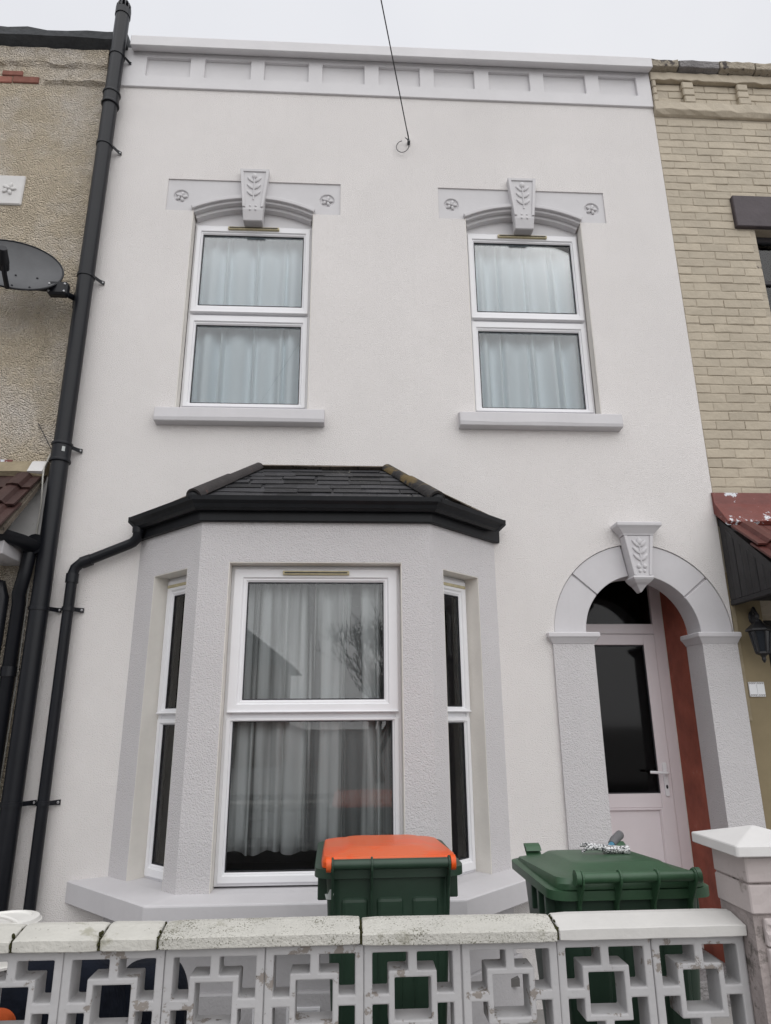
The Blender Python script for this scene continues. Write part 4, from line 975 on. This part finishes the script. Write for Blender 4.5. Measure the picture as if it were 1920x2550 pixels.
for a, b, m_ in zip(js[:-1], js[1:], cm):
    ns = 12; dz = random.uniform(-.003, .003) - (.002 if m_ == 'copingclean' else 0); tilt = random.uniform(-.003, .003)
    def csec(x, e):
        t = (x - a) / (b - a) - .5; w = random.uniform(-.0018, .0018); q = dz + t * tilt
        s_ = .003 if e else 0
        return [(x, -2.203 + s_ + w, .956 + q + s_ * .3), (x, -2.205 + s_ + w, .990 + q - s_), (x, -2.118 + w, 1.010 + q - s_), (x, -2.09, 1.010 + q - s_), (x, -2.048, .992 + q - s_), (x, -2.048, .956 + q)]
    xs_ = [a + .004 + (b - a - .008) * i / ns for i in range(ns + 1)]
    MB().loft([csec(x, i in (0, ns)) for i, x in enumerate(xs_)]).build('coping_stone', m_, fw, bevel=.0025)
for x in js[1:-1]:
    MB().box(x - .006, x + .006, -2.190, -2.055, .957, .990).build('coping_joint', 'moss', fw)
    for q in range(random.randint(3, 6)):
        y_, z_ = random.choice(((-2.202, random.uniform(.958, .985)), (random.uniform(-2.19, -2.1), 1.0)))
        MB().ell((x + random.uniform(-.003, .003), y_ + .004, z_), (random.uniform(.003, .006), .005, random.uniform(.004, .010)), random.uniform(-.4, .4), 7, 4).build('moss_tuft', 'moss', fw)

# pier
pr = thing('gate_pier', 'pinkish white masonry gate pier with a white pyramid cap beside the wall', 'pier', (1.37, -2.15, 0))
px0, px1, py0, py1 = 1.268, 1.472, -2.256, -2.044
MB().box(px0 + .006, px1 - .006, py0 + .012, py1 - .006, -.1, 1.196).build('pier_core', 'pierjoint', pr)
mz = 1.196; zz = [(1.118, 1.192, 0), (1.030, 1.112, 0)] + [(1.024 - .083 * (k + 1), 1.024 - .083 * k - .005, 1) for k in range(13)]
for z0, z1, rock in zz:
    mb = MB(); off = .034 if rock else 0
    x0 = px0 + off; nx, nzv = (10, 5) if rock else (6, 3)
    V = []; Fq = []
    for k in range(nzv + 1):
        for i in range(nx + 1):
            ed = i in (0, nx) or k in (0, nzv)
            d = random.uniform(-.016, .004) if rock and not ed else random.uniform(-.0015, .0015)
            V.append((x0 + (px1 - x0) * i / nx, py0 - (.004 if rock else 0) + d, z0 + (z1 - z0) * k / nzv))
    for k in range(nzv):
        for i in range(nx): Fq.append((k * (nx + 1) + i, k * (nx + 1) + i + 1, (k + 1) * (nx + 1) + i + 1, (k + 1) * (nx + 1) + i))
    bnd = [i for i in range(nx + 1)] + [(k + 1) * (nx + 1) - 1 for k in range(1, nzv + 1)] + [nzv * (nx + 1) + i for i in range(nx - 1, -1, -1)] + [k * (nx + 1) for k in range(nzv - 1, 0, -1)]
    o_ = len(V)
    for i in bnd: V.append((V[i][0], py0 + .10 if rock else py1, V[i][2]))
    for a in range(len(bnd)):
        b = (a + 1) % len(bnd); Fq.append((bnd[b], bnd[a], o_ + a, o_ + b))
    Fq.append(tuple(o_ + i for i in range(len(bnd))))
    mb.add(V, Fq); mb.build('pier_block', 'pier', pr, bevel=.004)
MB().loft([rrect(1.222, 1.518, -2.300, -2.000, 1.200, .008, 2), rrect(1.222, 1.518, -2.300, -2.000, 1.232, .008, 2), rrect(1.362, 1.378, -2.158, -2.142, 1.270, .004, 2)]).build('pier_cap', 'piercap', pr, bevel=.003)

# ------------------------------------------------------------------ bins
def wheelie(label, loc, rz, lid_m, body_m, rim_m, nrib, hz, hl, tabs, dims, dome=.03):
    """local: x across, y away from the viewer (0 = back of the bin), z up"""
    rx, rdep, zr = dims
    t = thing('wheelie_bin', label, 'bin', loc, math.radians(rz), 'wheelie bins behind the front wall')
    bx = rx - .045
    body = MB().loft([rrect(-bx * .80, bx * .80, .10, rdep * .80, .02, .05), rrect(-bx * .84, bx * .84, .09, rdep * .82, .30, .05), rrect(-bx, bx, .045, rdep - .05, zr - .03, .055), rrect(-bx, bx, .045, rdep - .05, zr - .012, .055)])
    body = body.build('body', body_m, t, smooth=True, local=True)
    ch = MB()
    for x in (-bx * .55, 0, bx * .55): ch.frustum((x - .05, x + .05, .082, .12, .35), (x - .055, x + .055, .040, .10, zr - .10))
    ch.build('back_panel_rib', body_m, t, bevel=.02, local=True, seg=3)
    MB().loft([rrect(-rx + .02, rx - .02, .035, rdep - .02, zr - .036, .06), rrect(-rx, rx, .02, rdep, zr - .032, .07), rrect(-rx, rx, .02, rdep, zr, .07), rrect(-rx + .012, rx - .012, .032, rdep - .012, zr + .004, .065), rrect(-rx + .05, rx - .05, .06, rdep - .05, zr + .004, .05)]).build('rim', rim_m, t, smooth=True, local=True)
    lx = rx - .028
    sl_ = lambda z, y: z - .035 * (y / rdep)
    def lidloop(ix, y0, y1, z, r): return [(x, y, sl_(z, y)) for x, y, _ in rrect(-lx + ix, lx - ix, y0, y1, 0, r)]
    MB().loft([lidloop(0, .018, rdep - .004, zr + .006, .05), lidloop(-.002, .014, rdep, zr + .026, .055), lidloop(.006, .024, rdep - .012, zr + .045, .06), lidloop(.03, .05, rdep - .04, zr + .052, .07), lidloop(.075, .085, rdep - .09, zr + .056, .06), lidloop(.105, .125, rdep - .125, zr + .056 + dome * .87, .06), lidloop(.14, .16, rdep - .16, zr + .056 + dome, .05)]).build('lid', lid_m, t, smooth=True, local=True)
    if tabs:
        for s_ in (-1, 1):
            tb_ = MB(); c0 = s_ * (lx - .085)
            tb_.loft([[(c0 - .035, rdep - .05 + .06 * math.sin(a * PI / 8), sl_(zr + .04, rdep) + .055 * math.sin(a * PI / 10)) for a in range(0, 8)] + [(c0 - .035, rdep - .06 + .05 * math.sin(a * PI / 8), sl_(zr + .032, rdep) + .045 * math.sin(a * PI / 10)) for a in range(7, -1, -1)],
                      [(c0 + .035, rdep - .05 + .06 * math.sin(a * PI / 8), sl_(zr + .04, rdep) + .055 * math.sin(a * PI / 10)) for a in range(0, 8)] + [(c0 + .035, rdep - .06 + .05 * math.sin(a * PI / 8), sl_(zr + .032, rdep) + .045 * math.sin(a * PI / 10)) for a in range(7, -1, -1)]])
            tb_.build('lid_grip', lid_m, t, smooth=True, local=True)
    hr = .0185
    MB().tube([(-hl, -.028, hz), (hl, -.028, hz)], hr, 18).build('handle', rim_m, t, smooth=True, local=True)
    for k in range(nrib + 2):
        x = -hl + 2 * hl * k / (nrib + 1)
        if nrib == 1 and k == 1: x = -hl + 2 * hl * .335
        f = MB(); pts = [(-.028 - .026 * math.cos(a), hz + .026 * math.sin(a)) for a in [i * PI / 10 for i in range(11)]]
        pts = [(.045, hz + .0), (.045, hz - .20), (.035, hz - .20), (.005, hz - .10)] + [(-.050, hz - .02)] + pts
        f.T = lambda u, d, z: (d, u, z)
        f.prism(pts, x - .004, x + .004); f.build('handle_rib', rim_m, t, bevel=.002, local=True)
        if k in (0, nrib + 1):
            s_ = -1 if k == 0 else 1
            MB().tube([(x + s_ * .006, -.024, hz), (x + s_ * .024, -.024, hz)], .027, 16).build('hinge', lid_m, t, smooth=True, local=True)
    for s_ in (-1, 1):
        w = MB().tube([(s_ * (bx * .84 + .005), .085, .10), (s_ * (bx * .84 + .055), .085, .10)], .10, 24).build('wheel', 'rubber', t, smooth=True, local=True)
        MB().tube([(s_ * (bx * .84 + .056), .085, .10), (s_ * (bx * .84 + .060), .085, .10)], .045, 16).build('hub', 'pipe', w, local=True)
    MB().tube([(-bx * .84, .085, .10), (bx * .84, .085, .10)], .012, 8).build('axle', 'steel', t, local=True)
    for s_ in (-1, 1):
        for y in (.14, .24, .34):
            MB().box(*sorted((s_ * (bx - .012), s_ * (rx - .012))), y, y + .03, zr - .13, zr - .034).build('rim_gusset', body_m, t, bevel=.004, local=True)
    return t
ob = wheelie('dark green wheelie bin with a bright orange lid', (.168, -1.705, 0), 1.0, 'orange', 'bin', 'bin', 1, 1.098, .222, False, (.292, .70, 1.072), .012)
MB().loft([rrect(-.262, -.234, .985, 1.005, 0, .006, 2), rrect(-.262, -.234, .985, 1.005, .002, .006, 2)])
stk = MB(); stk.loft([[(x, .036, z) for x, z in ((-.245, .968), (-.222, .966), (-.216, .985), (-.224, .990), (-.222, 1.0), (-.232, 1.0), (-.238, .985), (-.250, .985))], [(x, .046, z) for x, z in ((-.245, .968), (-.222, .966), (-.216, .985), (-.224, .990), (-.222, 1.0), (-.232, 1.0), (-.238, .985), (-.250, .985))]])
stk.build('sticker', 'sticker', ob, local=True)
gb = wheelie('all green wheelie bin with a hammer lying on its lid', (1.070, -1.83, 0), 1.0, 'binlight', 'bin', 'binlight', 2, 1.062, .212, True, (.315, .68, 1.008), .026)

# hammer
hm = thing('claw_hammer', 'paint-spattered claw hammer with grey grip lying on the green bin lid', 'hammer', (1.105, -1.47, 1.068), math.radians(-6))
hd = MB()
hd.tube([(.055, 0, .020), (.085, 0, .020), (.087, 0, .020)], .019, 14, rs=[.015, .0195, .0185])
hd.tube([(-.02, 0, .022), (.02, 0, .021), (.056, 0, .020)], .016, 10, rs=[.017, .017, .014])
for s_ in (-1, 1):
    P0 = [(-.012, s_ * .006, .026), (-.05, s_ * .011, .031), (-.09, s_ * .014, .030 + (.008 if s_ > 0 else -.002)), (-.115, s_ * .016, .022 + (.012 if s_ > 0 else -.008))]
    hd.tube(P0, .01, 8, rs=[.014, .011, .009, .006])
hd.build('head', 'hammer', hm, smooth=True, local=True)
MB().tube([(.005, .0, .022), (.032, .05, .036)], .013, 10).build('neck', 'blueband', hm, smooth=True, local=True)
MB().tube([(.027, .04, .034), (.046, .075, .044), (.095, .16, .054), (.105, .185, .054)], .018, 14, rs=[.015, .018, .019, .013]).build('grip', 'grip', hm, smooth=True, local=True)

# ------------------------------------------------------------------ clutter in the yard
def lump(name, m, c, r, seed, label, cat, k=.16):
    rd = random.Random(seed); ph = [rd.uniform(0, 6.28) for _ in range(9)]
    V = []; nu, nv = 28, 18
    for i in range(nv + 1):
        th = PI * i / nv
        for j in range(nu):
            f = 2 * PI * j / nu
            x, y, z = math.sin(th) * math.cos(f), math.sin(th) * math.sin(f), math.cos(th)
            e = 1 + k * (math.sin(3 * f + ph[0] + 2 * z) * .6 + math.sin(5 * f + ph[1] - 4 * z) * .45 + math.sin(7 * z + ph[2] + 2 * f) * .4) * math.sin(th)
            q = .55
            sg = lambda a: math.copysign(abs(a) ** q, a)
            V.append((c[0] + r[0] * sg(x) * e, c[1] + r[1] * sg(y) * e, c[2] + r[2] * sg(z)))
    mb = MB(); mb.add(V, [(i * nu + j, i * nu + (j + 1) % nu, (i + 1) * nu + (j + 1) % nu, (i + 1) * nu + j) for i in range(nv) for j in range(nu)])
    o = mb.build(name, m, smooth=True); s2 = o.modifiers.new('sub', 'SUBSURF'); s2.levels = s2.render_levels = 1
    return tag(o, label, cat)
lump('fabric_bundle', 'navy', (-1.12, -1.50, .40), (.26, .20, .38), 4, 'crumpled navy fabric bundle behind the pierced wall below the bucket', 'bundle', .12)
lump('rubble_sack', 'navy', (-.80, -1.30, .34), (.16, .15, .33), 12, 'dark sack standing behind the second screen block from the left', 'sack', .12)
lump('orange_sack', 'orangecloth', (-1.16, -1.92, .60), (.075, .06, .12), 6, 'orange cloth sack seen through the leftmost screen block', 'sack', .08)
bkt = thing('plastic_bucket', 'upturned white plastic bucket with its handle on the navy bundle', 'bucket', (-1.335, -1.5, .70))
MB().loft([[(-1.335 + r_ * math.cos(t * PI / 16), -1.5 + r_ * math.sin(t * PI / 16), z) for t in range(32)] for r_, z in ((.150, .70), (.150, .715), (.142, .72), (.128, .875), (.122, .888), (.095, .893), (.09, .886))]).build('tub', 'bucket', bkt, smooth=True)
for z, r_ in ((.735, .150), (.75, .148), (.872, .132)):
    MB().loft([[(-1.335 + (r_ + e) * math.cos(t * PI / 16), -1.5 + (r_ + e) * math.sin(t * PI / 16), z + h) for t in range(32)] for e, h in ((-.012, -.004), (0, -.004), (0, .004), (-.012, .004))], cap=False).build('hoop', 'bucket', bkt, smooth=True)
MB().tube([(-1.335 + .155 * math.cos(a), -1.5 - .155 * math.sin(a) * .55, .74 + .175 * math.sin(a)) for a in [i * PI / 20 for i in range(21)]], .007, 8).build('handle', 'bucket', bkt, smooth=True)

# ------------------------------------------------------------------ across the street (seen only as reflections)
oh = thing('opposite_house', 'brown brick house with dark gabled roof across the street mirrored in the bay window', 'house', (-9.5, -27, 0))
MB().box(-16, -3.0, -33, -26, -.2, 4.0).build('wall', 'oppbrick', oh)
MB().prism([(-16.6, 3.9), (-2.4, 3.9), (-9.5, 9.4)], -33.4, -25.7).build('roof', 'opproof', oh)
tr = thing('street_tree', 'bare winter street tree mirrored in the bay window', 'tree', (.9, -16.5, 0))
tv = MB(); rdt = random.Random(21); cnt = [0]
def branch(p, d, L, r, depth):
    n = 3; pts_ = [p]; rs = [r]; q = p.copy(); dd = d.copy()
    for i in range(n):
        dd = (dd + Vector((rdt.uniform(-1, 1), rdt.uniform(-1, 1), rdt.uniform(-.6, .9))) * .16).normalized(); q = q + dd * L / n; pts_.append(q.copy()); rs.append(r * (1 - .45 * (i + 1) / n))
    tv.tube(pts_, r, 5 if depth < 3 else 3, cap=False, rs=rs); cnt[0] += 1
    if depth >= 6: return
    for k in range(4 if depth < 2 else 3):
        i = rdt.choice((1, 2, 3)); dv = Vector((rdt.uniform(-1, 1), rdt.uniform(-1, 1), rdt.uniform(-.1, .8)))
        branch(pts_[i], (dd + dv * .85).normalized(), L * rdt.uniform(.62, .82), max(.009, rs[i] * .6), depth + 1)
branch(Vector((.9, -16.5, -.1)), Vector((-.06, 0, 1)), 2.1, .16, 0)
tv.build('trunk', 'bark', tr)
pole = thing('telegraph_pole', 'wooden telegraph pole across the street holding the wire', 'pole', (-3.4, -14.0, 0))
MB().tube([(-3.4, -14.1, -.2), (-3.4, -14.1, 10)], .13, 14, rs=[.15, .10]).build('shaft', 'bark', pole, smooth=True)
MB().box(-3.9, -2.9, -14.05, -13.97, 9.55, 9.65).build('crossarm', 'bark', pole)
